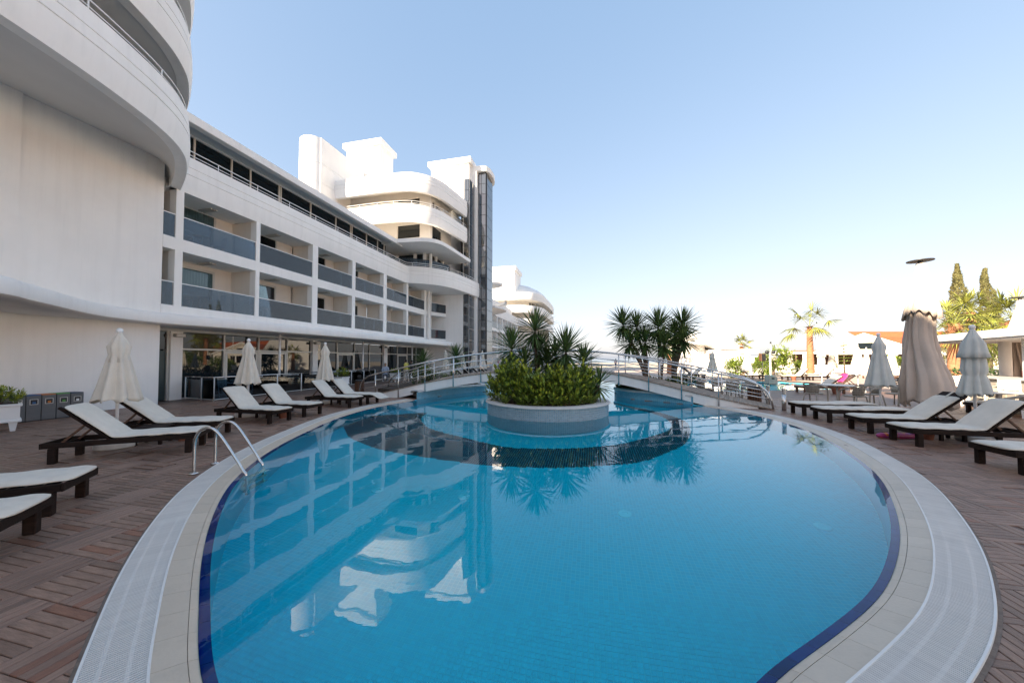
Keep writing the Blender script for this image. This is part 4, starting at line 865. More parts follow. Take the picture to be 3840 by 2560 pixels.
def make_lounger(ang, wood='wood_dark', cush='cushion', head=False, fold=False):
    t = thing('sun_lounger', 'x', 'sun lounger'); rng = random.Random(int(ang*10) + len(wood)); Lg, hw = 1.92, .30; zt = .335
    for s in (-1, 1): mk('side_rail', MB().box((0, s*hw - .025, zt - .085), (Lg, s*hw + .025, zt)), wood, t, bevel=.006)
    mk('end_rail', MB().box((-.022, -hw - .028, zt - .087), (-.001, hw + .028, zt + .002)), wood, t, bevel=.005); mk('end_rail', MB().box((Lg + .001, -hw - .028, zt - .087), (Lg + .022, hw + .028, zt + .002)), wood, t, bevel=.005)
    for x in (.10, Lg - .12):
        for s in (-1, 1): mk('leg', MB().box((x - .045, s*(hw - .005) - .042, 0), (x + .045, s*(hw - .005) + .042, zt - .086)), wood, t, bevel=.008)
    for i in range(9): x = .08 + i*.13; mk('slat', MB().box((x, -hw + .026, zt - .03), (x + .075, hw - .026, zt - .008)), wood, t)
    a = R(ang); hx = 1.16; ca, sa = math.cos(a), math.sin(a); BLn = .84
    rot = Matrix.Rotation(-a, 3, 'Y')
    def bpnt(d, up): return (hx + ca*d - sa*up, zt - .01 + sa*d + ca*up)
    for s in (-1, 1): c = bpnt(BLn/2 + (.03 if head else 0), .0); mk('back_rail', MB().obox((c[0], s*(hw - .055), c[1]), (BLn + (.06 if head else 0), .04, .035), rot), wood, t)
    for i in range(8): c = bpnt(.06 + i*.1, .027); mk('back_slat', MB().obox((c[0], 0, c[1]), (.07, 2*hw - .0 if i != 9 else .5, .018), rot), wood, t)
    if head: c = bpnt(BLn + .04, .028); mk('head_board', MB().obox((c[0], 0, c[1]), (.17, 2*hw, .02), rot), wood, t, bevel=.004)
    if ang > 5:
        for s in (-1, 1):
            c = bpnt(.42, -.02); mk('prop', MB().bar((c[0], s*.2, c[1]), (hx + .62, s*.2, zt - .05), .03, .03), 'wood_brown' if wood == 'wood_dark' else wood, t)
        mk('cross_bar', MB().box((hx + .60, -hw + .026, zt - .065), (hx + .64, hw - .026, zt - .03)), wood, t)
    if cush:
        z0 = zt + .002; sx = -.06
        path = [(sx + (hx - .03 - sx)*i/16, z0 + .006*math.sin(i*1.3)) for i in range(17)]
        if fold: path = [(sx - .42, .20), (sx - .36, .20), (sx - .24, .23), (sx - .14, .285), (sx - .06, z0 - .012)] + path[1:]
        for i in range(1, 13): c = bpnt(.0 + (BLn - (.02 if not head else .04))*i/12, .042 if ang > 5 else .034); path.append((c[0], max(c[1], z0)))
        o = mk('mattress', cushion_mesh(path, .60, .062, rng), cush, t, smooth=True); sb = o.modifiers.new('sub', 'SUBSURF'); sb.levels = 1; sb.render_levels = 1
        if head: c = bpnt(BLn - .02, .11); mk('strap', MB().obox((c[0], -.06, c[1]), (.20, .035, .012), rot), 'cushion', o)
    return t
LP = {}
def lounger(kind, x, y, rz, label, group):
    if kind not in LP:
        LP[kind] = make_lounger(*KIND[kind]); r = LP[kind]; r.location = (x, y, 0); r.rotation_euler = (0, 0, rz); r['label'] = label; r['group'] = group; return r
    return dup(LP[kind], (x, y, 0), rz, label, group)
KIND = dict(up=(43.0,), mid=(38.0, 'wood_dark', 'cushion', True), flat=(0.0,), fold=(42.0, 'wood_dark', 'cushion', False, True), bare=(40.0, 'wood_brown', None), brown=(38.0, 'wood_brown', 'cushion'))
gl1 = 'sun loungers left of the pool'; gr1 = 'sun loungers right of the pool'
lounger('up', -6.02 + .10, 6.54 + .04, R(203.9), 'cream-cushioned lounger beside the steel pool ladder, brown frame showing', gl1)
lounger('mid', -6.45, 7.72, R(192), 'cream-cushioned lounger with dark headboard and strap, behind the one at the ladder', gl1)
aL = math.atan2(DV.y, DV.x)
for u, kd, lab in ((7.58,'up','third cream lounger from the pool ladder, in front of the terrace railing'),(8.68,'up','fourth cream lounger from the ladder, side table at its left'),(10.60,'up','second to last cream lounger before the left bridge end'),(11.58,'fold','last cream lounger before the bridge, its cushion hanging over the foot')):
    lounger(kd, *W(u, 8.12), aL, lab, gl1)
lounger('up', -5.17 + .08, 4.02 + .04, R(208.6), 'lounger cut off by the left picture edge, farther of the two', gl1)
lounger('up', -4.54 + .08, 3.13 + .04, R(208.6), 'lounger in the lower left corner, nearest to the viewer', gl1)
aR = aL + math.pi
for u, kd, lab in ((12.25,'flat','flat cream lounger farthest along the right of the pool'),(11.13,'flat','second flat cream lounger from the bridge, folded flat'),(9.76,'mid','cream lounger with raised back and dark headboard, right of the pool'),(8.57,'up','cream lounger with raised back standing over the coloured float'),(6.92,'up','nearest cream lounger right of the pool, cut off by the picture edge')):
    lounger(kd, *W(u, -6.05), aR, lab, gr1)
lounger('flat', 14.3, 10.6, aR, 'cream lounger by the bar at the right picture edge', gr1)
gf = 'loungers across the far pool'
for x, y, a, kd, lab in ((14.4,17.2,-8,'brown','brown lounger with raised back just behind the steel bollards'),(16.5,18.8,-20,'bare','bare slatted lounger with a pink towel over it'),(18.3,18.4,-20,'bare','bare slatted lounger right of the one with the pink towel'),(19.6,28.4,20,'up','white lounger left of the pair by the loudspeaker'),(20.9,28.2,160,'up','white lounger turned towards its neighbour by the loudspeaker'),(21.6,27.2,0,'up','sunlit white lounger in front of the street lamp'),(23.4,27.0,0,'up','sunlit white lounger left of the palm'),(25.6,30.0,0,'up','sunlit white lounger at the foot of the palm'),(15.0,30.0,10,'up','white lounger below the white beach house'),(17.0,30.2,170,'up','second white lounger below the white beach house'),(27.0,25.2,0,'up','sunlit white lounger between two white parasols'),(30.5,29.5,0,'brown','far sunlit lounger right of the palm')):
    lounger(kd, x, y, R(a), lab, gf)
mb = MB(); mb.v = []
for i in range(9):
    for j in range(5): mb.v.append((.05*i - .1*(i > 5)*.3, -.2 + .1*j, .42 + .055*i + .01*math.sin(i*2 + j)))
mb.f = [(5*i + j, 5*i + 5 + j, 5*i + 6 + j, 5*i + 1 + j) for i in range(8) for j in range(4)]
tw_ = mk('towel', mb, 'pink', smooth=True, loc=(17.55, 18.35, .06)); tw_.modifiers.new('s', 'SOLIDIFY').thickness = .015; tag(tw_, 'bright pink towel hung over a bare slatted lounger', 'towel')
# side tables, pots
def side_table(label, x, y, rz, group='low dark side tables'):
    t = thing('side_table', label, 'table', (x, y, 0), rz, group)
    mk('top', MB().box((-.24,-.22,.31),(.24,.22,.345)), 'wood_dark', t, bevel=.005); mk('apron', MB().box((-.22,-.20,.25),(.22,.20,.309)), 'wood_dark', t)
    for a in (-1, 1):
        for b in (-1, 1): mk('leg', MB().box((a*.19-.025, b*.17-.025, 0), (a*.19+.025, b*.17+.025, .249)), 'wood_dark', t)
    return t
side_table('low dark table between the two loungers at the pool ladder', -7.25, 6.95, R(200))
side_table('low dark table under the middle left parasol', *W(8.13, 9.25), aL); side_table('low dark table between the two loungers at the left bridge end', *W(11.09, 9.3), aL)
side_table('low dark table between the two flat loungers on the right', *W(11.69, -7.3), aR); side_table('low dark table between the two raised loungers on the right', *W(9.17, -7.25), aR)
pot0 = thing('flower_pot', 'terracotta pot on the deck under the loungers by the ladder', 'pot', (-6.85, 7.18, 0), 0, 'terracotta pots used as ashtrays')
mk('pot', MB().lathe([(.085,0),(.12,.18),(.135,.18),(.135,.225),(.118,.225),(.11,.19),(.0,.19)], 20), 'terracotta', pot0, auto=40); mk('ash', MB().lathe([(.105,.195),(0,.2)], 16), 'conc', pot0)
dup(pot0, (*W(8.13, 8.7), 0), 0, 'terracotta pot beside the fourth lounger on the left'); dup(pot0, (*W(9.1, -6.9), 0), 0, 'dark terracotta pot under the raised lounger right of the pool'); dup(pot0, (21.9, 26.6, 0), 0, 'orange pot between the sunlit far loungers', sc=1.4); dup(pot0, (15.7, 16.6, 0), 0, 'dark pot under the brown lounger behind the bollards', sc=1.3)
# coloured float
fm = bpy.data.materials.new('printed_float'); fm.use_nodes = True; t = fm.node_tree; vo = nn(t, 'ShaderNodeTexVoronoi'); vo.inputs['Scale'].default_value = 9; rp = nn(t, 'ShaderNodeValToRGB'); rp.color_ramp.interpolation = 'CONSTANT'
for i, (p, c) in enumerate([(0,(.30,.03,.14)),(.3,(.17,.07,.24)),(.5,(.50,.14,.03)),(.68,(.30,.30,.05)),(.85,(.20,.08,.25))]):
    e = rp.color_ramp.elements[i] if i < 2 else rp.color_ramp.elements.new(p); e.position = p; e.color = (*c, 1)
tc = nn(t, 'ShaderNodeTexCoord'); t.links.new(tc.outputs['Object'], vo.inputs[0]); sp_ = nn(t, 'ShaderNodeSeparateColor'); t.links.new(vo.outputs['Color'], sp_.inputs[0]); t.links.new(sp_.outputs[0], rp.inputs[0]); t.links.new(rp.outputs[0], t.nodes['Principled BSDF'].inputs['Base Color']); t.nodes['Principled BSDF'].inputs['Roughness'].default_value = .3
fl_ = mk('pool_float', MB().tube([(-.42,0,.06),(-.40,0,.06),(-.34,0,.06),(0,0,.06),(.34,0,.06),(.40,0,.06),(.42,0,.06)], [.01,.035,.06,.062,.06,.035,.01], 14), fm, smooth=True, loc=(8.25, 7.35, 0)); fl_.rotation_euler = (0, 0, R(-5)); tag(fl_, 'rolled pool float with a pink, yellow and purple print lying on the deck', 'float')
# ------------------------------------------------------------------ closed parasols
def parasol(label, x, y, group, H=2.24, rb=.40, zb=.86, tied=False, canv='canvas', seed=1, base=True, lean=0.0):
    rng = random.Random(seed); t = thing('parasol', label, 'parasol', (x, y, 0), rng.random()*6, group)
    ph = [rng.uniform(-.35, .35) for _ in range(8)]; am = [rng.uniform(.6, 1.3) for _ in range(8)]
    def fold(a, i, z):
        k = int((a/(2*math.pi)*8)) % 8; loc_ = (a/(2*math.pi)*8) % 1; amp = .62*min(1, (H - z)/(H - zb) + .25)
        return 1 - amp*am[k]*(0.5 + .5*math.cos(2*math.pi*loc_ + ph[k]))*.55 + .02*math.sin(a*13 + z*3 + seed)
    prof = []; N = 22
    for i in range(N + 1):
        s = i/N; z = zb + (H - .12 - zb)*s; r = rb*(1.08*(1 - s)**.9 + .10*max(0, .25 - s)) + .035
        if tied:
            r = .20*(1 - s)**.5 + .03 if s > .32 else (.165 + (.32 - s)/.32*(rb - .165)*.95); r = r*(1 - .10*math.exp(-((s - .33)/.05)**2))
        prof.append((r, z))
    mb = MB(); n = 64; mb.lathe(prof, n, fold=fold); mb.f = mb.f[:-2]
    for k in range(n): x_, y_, z_ = mb.v[k]; mb.v[k] = (x_, y_, z_ + .035*math.sin(k*.785 + seed) + rng.uniform(-.012, .012))
    o = mk('canopy', mb, canv, t, smooth=True); o.modifiers.new('s', 'SOLIDIFY').thickness = -.006
    zf = H - .62*(H/2.24); mb = MB(); mb.lathe([(rb*.62 if not tied else .235, zf), (rb*.50 if not tied else .20, zf + .12), (.17, zf + .30), (.09, zf + .46), (.045, H - .09), (.03, H - .06)], n, fold=lambda a, i, z: 1 - .22*(1 - i/6)*(.5 + .5*math.cos(8*a + ph[0])) ); mb.f = mb.f[:-2]
    o = mk('vent_flap', mb, canv, o, smooth=True); o.modifiers.new('s', 'SOLIDIFY').thickness = .006
    po = mk('pole', MB().tube([(0,0,.05),(0,0,H - .03)], .024, 12), 'white', t, smooth=True)
    mk('finial', MB().lathe([(.0,H - .07),(.03,H - .065),(.048,H - .03),(.045,H + .005),(.025,H + .03),(0,H + .035)], 14), 'white', po, smooth=True)
    if base: mk('base', MB().lathe([(.27,0),(.29,.02),(.29,.10),(.25,.14),(.06,.15),(.05,.30),(.035,.30)], 28), 'conc', t, auto=40)
    return t
gp = 'closed parasols left of the pool'
parasol('closed cream parasol behind the lounger at the pool ladder', -7.62, 6.62, gp, H=2.26, rb=.285, zb=.90, seed=3)
parasol('closed cream parasol in front of the restaurant glazing', *W(8.13, 10.0), gp, H=2.27, rb=.275, zb=.95, seed=5)
parasol('closed cream parasol nearest the left end of the bridge', *W(11.09, 9.95), gp, H=2.30, rb=.27, zb=.88, seed=8)
gq = 'closed parasols behind the left half of the bridge'
for x, y, lab, sd_ in ((-5.75,29.5,'closed white parasol between the two young yuccas',4),(-4.5,31.0,'closed white parasol half hidden by the right young yucca',6),(-3.55,31.5,'closed white parasol in front of the glass tower',7),(-2.7,31.0,'closed white parasol right of the glass tower',9)): parasol(lab, x, y, gq, H=2.45, rb=.34, zb=.8, seed=sd_)
gs = 'closed parasols right of the pool'
parasol('closed grey-white parasol with drawn-in waist beside the beige giant', 9.62, 7.12, gs, H=2.38, rb=.25, zb=.95, tied=True, canv='canvas_green', seed=12)
parasol('closed grey-white parasol left of the beige giant, hanging loose', 10.62, 9.88, gs, H=2.42, rb=.275, zb=.92, canv='canvas_green', seed=13)
parasol('closed parasol with a narrow waist behind the rattan table', 18.3, 20.2, gs, H=2.5, rb=.29, zb=.85, tied=True, canv='canvas_green', seed=14)
parasol('closed white parasol behind and left of the loose grey-white one', 17.4, 17.2, gs, H=2.42, rb=.30, zb=.9, seed=15)
gt = 'sunlit closed parasols at the far terrace'
for i, (x, y, H_, lab) in enumerate([(27.7,34,2.6,'sunlit white parasol left of the palm trunk'),(29.2,34,2.35,'sunlit white parasol just left of the palm'),(31.8,34,2.7,'sunlit white parasol right of the palm trunk'),(32.5,34.5,2.45,'sunlit white parasol leaning on the pavilion view, second right of the palm'),(26.1,34,2.35,'sunlit white parasol beside the lamp post'),(35.3,34,2.8,'sunlit white parasol in front of the pavilion gable'),(28.9,26,2.8,'large sunlit white parasol behind the loose grey-white one'),(15.25,26,2.3,'shaded white parasol in front of the white beach house'),(17.9,26,2.5,'white parasol with shaded skirt right of the white beach house'),(25.0,36,2.3,'sunlit white parasol farthest left by the pavilion')]): parasol(lab, x, y, gt, H=H_, rb=.32, zb=.75, seed=20 + i)
# giant cantilever parasols, folded
def giant(label, x, y, H, zb, wd, seed, group):
    rng = random.Random(seed); t = thing('cantilever_parasol', label, 'parasol', (x, y, 0), 0.4*seed, group); n = 120
    nf = 13; fa = [rng.uniform(.25, 1.15) for _ in range(13)]; ph = [rng.uniform(0, 6.28) for _ in range(6)]
    def drape(prof, amp, cut=None):
        mb = MB(); m = len(prof)
        for i, (r, z) in enumerate(prof):
            for k in range(n):
                a = 2*math.pi*k/n; q_ = (a/(2*math.pi)*nf + .22*math.sin(z*1.9 + ph[0]) + .3*math.sin(2*a + ph[1])) % nf; j = int(q_) % nf; f = 1 - fa[j]*(1 - abs(2*(q_ - int(q_)) - 1)**.8); g = math.sin(3*a + z*2.0 + ph[2])*.07 + math.sin(5*a - z*3.1 + ph[3])*.05 + .06*math.sin(z*5 + 4*a + ph[4])*math.sin(z*2.2 + ph[5])
                rr = r*(1 - amp*(1 - f) + g*amp*1.6); mb.v.append((rr*math.cos(a) + .10*amp*2*math.sin(z*1.7 + ph[1]), rr*math.sin(a), z + (.10*math.sin(2*a + ph[5]) + .05*math.sin(nf*a) if i == 0 else 0)))
        for i in range(m - 1):
            for k in range(n): a = i*n + k; b = i*n + (k+1) % n; mb.f.append((a, b, b + n, a + n))
        return mb
    zs = np.linspace(zb, H*.74, 30); pr = [(wd*(1.05 - .62*((z - zb)/(H*.74 - zb))**1.1 + .05*math.sin((z - zb)*3)), z) for z in zs]
    o = mk('canopy', drape(pr, .42), 'canvas_beige', t, smooth=True); o.modifiers.new('s', 'SOLIDIFY').thickness = .008
    zs = np.linspace(H*.66, H*.985, 12); pr = [(wd*(.78 - .60*((z - H*.66)/(H*.325))**.9), z) for z in zs]
    o = mk('vent_flap', drape(pr, .22), 'canvas_beige', t, smooth=True); o.modifiers.new('s', 'SOLIDIFY').thickness = .008
    mk('mast', MB().tube([(0,0,0),(0,0,H)], .05, 12), 'alu', t, smooth=True)
    mk('cap_plate', MB().lathe([(0,H),(.27,H + .01),(.27,H + .03),(0,H + .04)], 20), 'black', t, auto=30)
    for i in range(8): a = i*math.pi/4; mk('rib', MB().tube([(.08*math.cos(a), .08*math.sin(a), H - .05), (wd*.45*math.cos(a), wd*.45*math.sin(a), zb + .6)], .012, 6), 'alu', t)
    mk('base', MB().box((-.5,-.5,0),(.5,.5,.07)), 'conc', t, bevel=.01)
giant('huge folded beige parasol towering over the right-hand loungers', 11.45, 9.5, 4.42, .47, .50, 3, 'folded giant parasols'); giant('second huge folded beige parasol behind the bar roof', 19.6, 13.1, 4.05, .9, .44, 5, 'folded giant parasols')
# ------------------------------------------------------------------ pool ladder
lad = thing('pool_ladder', 'stainless steel pool ladder with two hooped rails', 'ladder', (-4.69, 5.08, 0), R(2))
for y in (0, .50):
    x0 = -.20*y*1.0
    pts = spline([(x0,y,.015),(x0,y,.25),(x0 + .01,y,.50),(x0 + .08,y,.64),(x0 + .20,y,.68),(x0 + .34,y,.60),(x0 + .55,y,.30),(x0 + .70,y,.06),(x0 + .76,y,-.10),(x0 + .77,y,-.9)], 5)
    mk('rail', MB().tube(pts, .0205, 12), 'steel', lad, smooth=True); mk('foot_plate', MB().lathe([(.062,.012),(.062,.02),(.03,.03),(.022,.03)], 18, (x0, y, 0)), 'steel', lad, smooth=True)
for z in (-.28, -.55, -.82): mk('step', MB().obox((.71, .25, z), (.09, .47, .03)), 'steel', lad)
# ------------------------------------------------------------------ left terrace: glass railing, chairs, planters, bins
tr_ = thing('terrace_railing', 'glass terrace railing with steel posts in front of the restaurant', 'railing', (*W(10.66, 14.8), 0), TH)
tr_['_bf'] = 1; tr_['_u'] = 10.66; tr_['_v'] = 14.8
def rails(path, step):
    for (a, b) in zip(path[:-1], path[1:]):
        L_ = math.dist(a, b); n = max(1, round(L_/step)); A_, B_ = Vector(a), Vector(b); d = (B_ - A_)/n
        for i in range(n):
            p, q = A_ + d*i, A_ + d*(i+1); e = d.normalized()*.05
            mk('glass_pane', MB().bar((*(p + e), .46), (*(q - e), .46), .01, .78), 'rail_glass', tr_); mk('post', MB().tube([(*p, 0), (*p, .95)], .022, 8), 'white', tr_, smooth=True)
            mk('bottom_rail', MB().bar((*p, .06), (*q, .06), .03, .02), 'white', tr_)
        mk('post', MB().tube([(*b, 0), (*b, .95)], .022, 8), 'white', tr_, smooth=True); mk('handrail', MB().tube([(*a, .95), (*b, .95)], .026, 8), 'steel', tr_, smooth=True)
rails([(11.0, 16.85), (10.75, 15.6), (10.66, 14.8)], 1.3); rails([(10.66, 14.8), (16.5, 15.0), (21.6, 15.15)], 1.45)
def slat_chair(label, x, y, rz, group, m='chairwhite', z=0):
    t = thing('slat_chair', label, 'chair', (x, y, z), rz, group)
    mk('seat', MB().box((-.22,-.22,.42),(.22,.22,.45)), m, t, bevel=.006)
    for a in (-1, 1):
        mk('front_leg', MB().box((.17, a*.2 - .02, 0), (.21, a*.2 + .02, .419)), m, t); mk('back_leg', MB().bar((-.19, a*.2, 0), (-.27, a*.2, .88), .04, .03, up=(1,0,0)), m, t); mk('arm', MB().box((-.22, a*.235 - .02, .62), (.2, a*.235 + .02, .645)), m, t)
    for i in range(5): yy = -.14 + i*.07; mk('back_slat', MB().bar((-.215, yy, .46), (-.275, yy, .86), .03, .014, up=(1,0,0)), m, t)
    mk('top_rail', MB().box((-.295, -.2, .86), (-.255, .2, .90)), m, t); return t
def round_table(label, x, y, group, r=.38, h=.72, m='chairwhite', z=0):
    t = thing('cafe_table', label, 'table', (x, y, z), .3, group); mk('top', MB().lathe([(r - .01, h - .03), (r, h - .02), (r, h - .005), (r - .01, h), (0, h)], 28), m, t, auto=40); mk('stem', MB().tube([(0,0,.03),(0,0,h - .03)], .03, 10), m, t, smooth=True)
    for i in range(4): a = i*math.pi/2; mk('foot', MB().bar((0,0,.025), (.27*math.cos(a), .27*math.sin(a), .012), .045, .022), m, t)
    return t
gtc = 'white slatted chairs behind the terrace railing'; first = None
for i, (u, v, rz, lab) in enumerate([(12.0,15.9,0,'leftmost white slatted chair behind the terrace glass'),(13.2,15.9,3.14,'second white slatted chair from the left behind the terrace glass'),(15.2,15.8,0,'third white slatted chair behind the terrace glass'),(15.9,16.1,.3,'fourth white slatted chair, close behind the third'),(17.6,15.9,0,'white slatted chair just right of the first thin column'),(18.6,15.9,0,'sixth white slatted chair along the terrace'),(19.6,15.9,3.14,'seventh white slatted chair along the terrace'),(20.6,16.0,0,'last white slatted chair before the terrace railing ends')]):
    if first is None: first = slat_chair(lab, *W(u, v), TH + rz, gtc)
    else: dup(first, (*W(u, v), 0), TH + rz, lab)
ft_ = None
for u, lab in ((12.6,'white round table between the two leftmost terrace chairs'),(16.6,'white round table left of the first thin column'),(19.1,'white round table at the right end of the terrace')):
    if ft_ is None: ft_ = round_table(lab, *W(u, 15.95), 'terrace tables')
    else: dup(ft_, (*W(u, 15.95), 0), 0, lab)
# balcony furniture
bcz = [(3.739, 0), (6.389, 1)]; bch = btb = None; words = ['first', 'second', 'third', 'fourth', 'fifth', 'sixth']; fl_w = ['lower', 'upper']
for bi, (a, b) in enumerate(bays):
    for z, k in bcz:
        where = f'{words[bi]} {fl_w[k]} balcony from the left'
        for j, (du, dv, rz) in enumerate(((.55, 16.6, 0.2), (1.95, 16.7, 2.9))):
            lab = f'pale slatted chair {"left" if j == 0 else "right"} of the table on the {where}'
            if bch is None: bch = slat_chair(lab, *W(a + du, dv), TH + rz, 'chairs on the balconies', z=z)
            else: dup(bch, (*W(a + du, dv), z), TH + rz, lab, 'chairs on the balconies')
        lab = f'small round table on the {where}'
        if btb is None: btb = round_table(lab, *W(a + 1.25, 16.65), 'tables on the balconies', r=.32, h=.68, z=z)
        else: dup(btb, (*W(a + 1.25, 16.65), z), 0, lab, 'tables on the balconies')
# white planter boxes on legs
def planter_box(label, x, y, rz, wd=.78, dp=.5, group='white planter boxes'):
    t = thing('planter_box', label, 'planter', (x, y, 0), rz, group); h0, h1 = .24, .64
    mk('box', MB().box((-wd/2, -dp/2, h0), (wd/2, dp/2, h1 - .03)), 'white', t, bevel=.008); mk('rim', MB().box((-wd/2 - .03, -dp/2 - .03, h1 - .06), (wd/2 + .03, dp/2 + .03, h1)), 'white', t, bevel=.008); mk('base_trim', MB().box((-wd/2 - .025, -dp/2 - .025, h0 - .03), (wd/2 + .025, dp/2 + .025, h0 + .03)), 'white', t, bevel=.008)
    for a in (-1, 1):
        mk('stile', MB().box((a*(wd/2 - .03) - .03, -dp/2 - .012, h0 + .031), (a*(wd/2 - .03) + .03, -dp/2 - .001, h1 - .061)), 'white', t)
        for b in (-1, 1):
            cx, cy = a*(wd/2 - .09), b*(dp/2 - .09); q = MB(); q.v = [(cx + i*.035, cy + j*.035, 0) for i, j in ((-1,-1),(1,-1),(1,1),(-1,1))] + [(cx + i*.065, cy + j*.065, h0 - .03) for i, j in ((-1,-1),(1,-1),(1,1),(-1,1))]; q.f = [(0,3,2,1),(4,5,6,7),(0,1,5,4),(1,2,6,5),(2,3,7,6),(3,0,4,7)]; mk('leg', q, 'white', t)
    mk('soil', MB().box((-wd/2 + .03, -dp/2 + .03, h1), (wd/2 - .03, dp/2 - .03, h1 + .006)), 'soil', t); return t
pb0 = planter_box('white planter box on legs at the left edge beside the recycling bins', -12.05, 8.02, R(56), wd=.62)
dup(pb0, (-10.05, 20.2, 0), TH, 'white planter box behind the parasol nearest the bridge'); dup(pb0, (-8.75, 25.6, 0), TH, 'white planter box behind the left bridge ramp, the left one'); dup(pb0, (-7.95, 26.4, 0), TH, 'white planter box behind the left bridge ramp, beside the walkers')
for x, y, r_, h, lab in ((-12.05,8.02,.30,.42,'bushy green shrub in the planter box by the bins'),(-10.05,20.2,.3,.5,'light green shrub in the planter box behind the parasol'),(-8.75,25.6,.3,.32,'low shrub in the left planter box behind the ramp'),(-7.95,26.4,.3,.32,'low shrub in the planter box beside the walkers')): shrub('shrub', lab, (x, y, .64), r_, h, 70, rg, group='shrubs in planter boxes', L=.11, w=.03, H=.16)
# recycling bins
for i, (cm, im, lab) in enumerate((('bin_navy','bin_navy','grey recycling bin half hidden by the planter box'),('bin_blue','bin_blue','grey recycling bin with blue lid'),('bin_orange','bin_orange','grey recycling bin with orange lid'),('bin_green','bin_green','grey recycling bin with green lid'),('bin_navy','white','grey recycling bin with dark lid behind the parasol'))):
    u = 5.72 + .27*i; t = thing('recycling_bin', lab, 'bin', (*W(u + .13, 15.05), 0), TH, 'recycling bins along the wall')
    mk('body', MB().box((-.129, -.22, .02), (.129, .20, .69)), 'binmetal', t, bevel=.006); mk('lid', MB().box((-.129, -.21, .691), (.129, .20, .715)), cm, t, bevel=.005); mk('plinth', MB().box((-.12, -.20, 0), (.12, .19, .019)), 'black', t)
    mk('flap_frame', MB().box((-.075, -.228, .45), (.075, -.221, .60)), 'alu', t); mk('flap', MB().box((-.06, -.232, .465), (.06, -.2285, .585)), 'black', t); mk('sticker', MB().box((-.03, -.2345, .47), (.03, -.2325, .53)), im, t)
# wooden litter bins, bollards
def litter(label, x, y):
    t = thing('litter_bin', label, 'bin', (x, y, 0), .2, 'slatted wooden litter bins'); mk('liner', MB().lathe([(.19,.03),(.19,.56)], 20), 'black', t, smooth=True)
    for i in range(16): a = i*math.pi/8; c, s_ = math.cos(a), math.sin(a); mk('slat', MB().obox((.215*c, .215*s_, .30), (.018, .062, .56), Matrix.Rotation(a, 3, 'Z')), 'wood_brown', t)
    mk('rim', MB().lathe([(.18,.565),(.235,.565),(.24,.60),(.20,.635),(.12,.64),(.10,.60),(0,.58)], 20), 'black', t, auto=35)
litter('slatted wooden litter bin at the left foot of the bridge', -7.75, 17.4); litter('slatted wooden litter bin at the right foot of the bridge', 9.45, 13.35)
for x, y, lab in ((8.95,11.28,'steel bollard light nearest the right end of the bridge'),(9.38,12.55,'steel bollard light behind the first, at the far rail end')):
    t = thing('bollard_light', lab, 'bollard', (x, y, 0), .3, 'steel bollard lights'); mk('post', MB().lathe([(.062,0),(.062,.52)], 18), 'steel', t, smooth=True); mk('lens', MB().lathe([(.05,.521),(.05,.68)], 18), 'conc', t, smooth=True); mk('cap', MB().lathe([(.062,.681),(.062,.72),(0,.725)], 18), 'steel', t, auto=40)
    for z in (.55,.585,.62,.655): mk('louvre', MB().lathe([(.05,z),(.064,z - .004),(.064,z + .004),(.05,z + .012)], 18), 'steel', t)
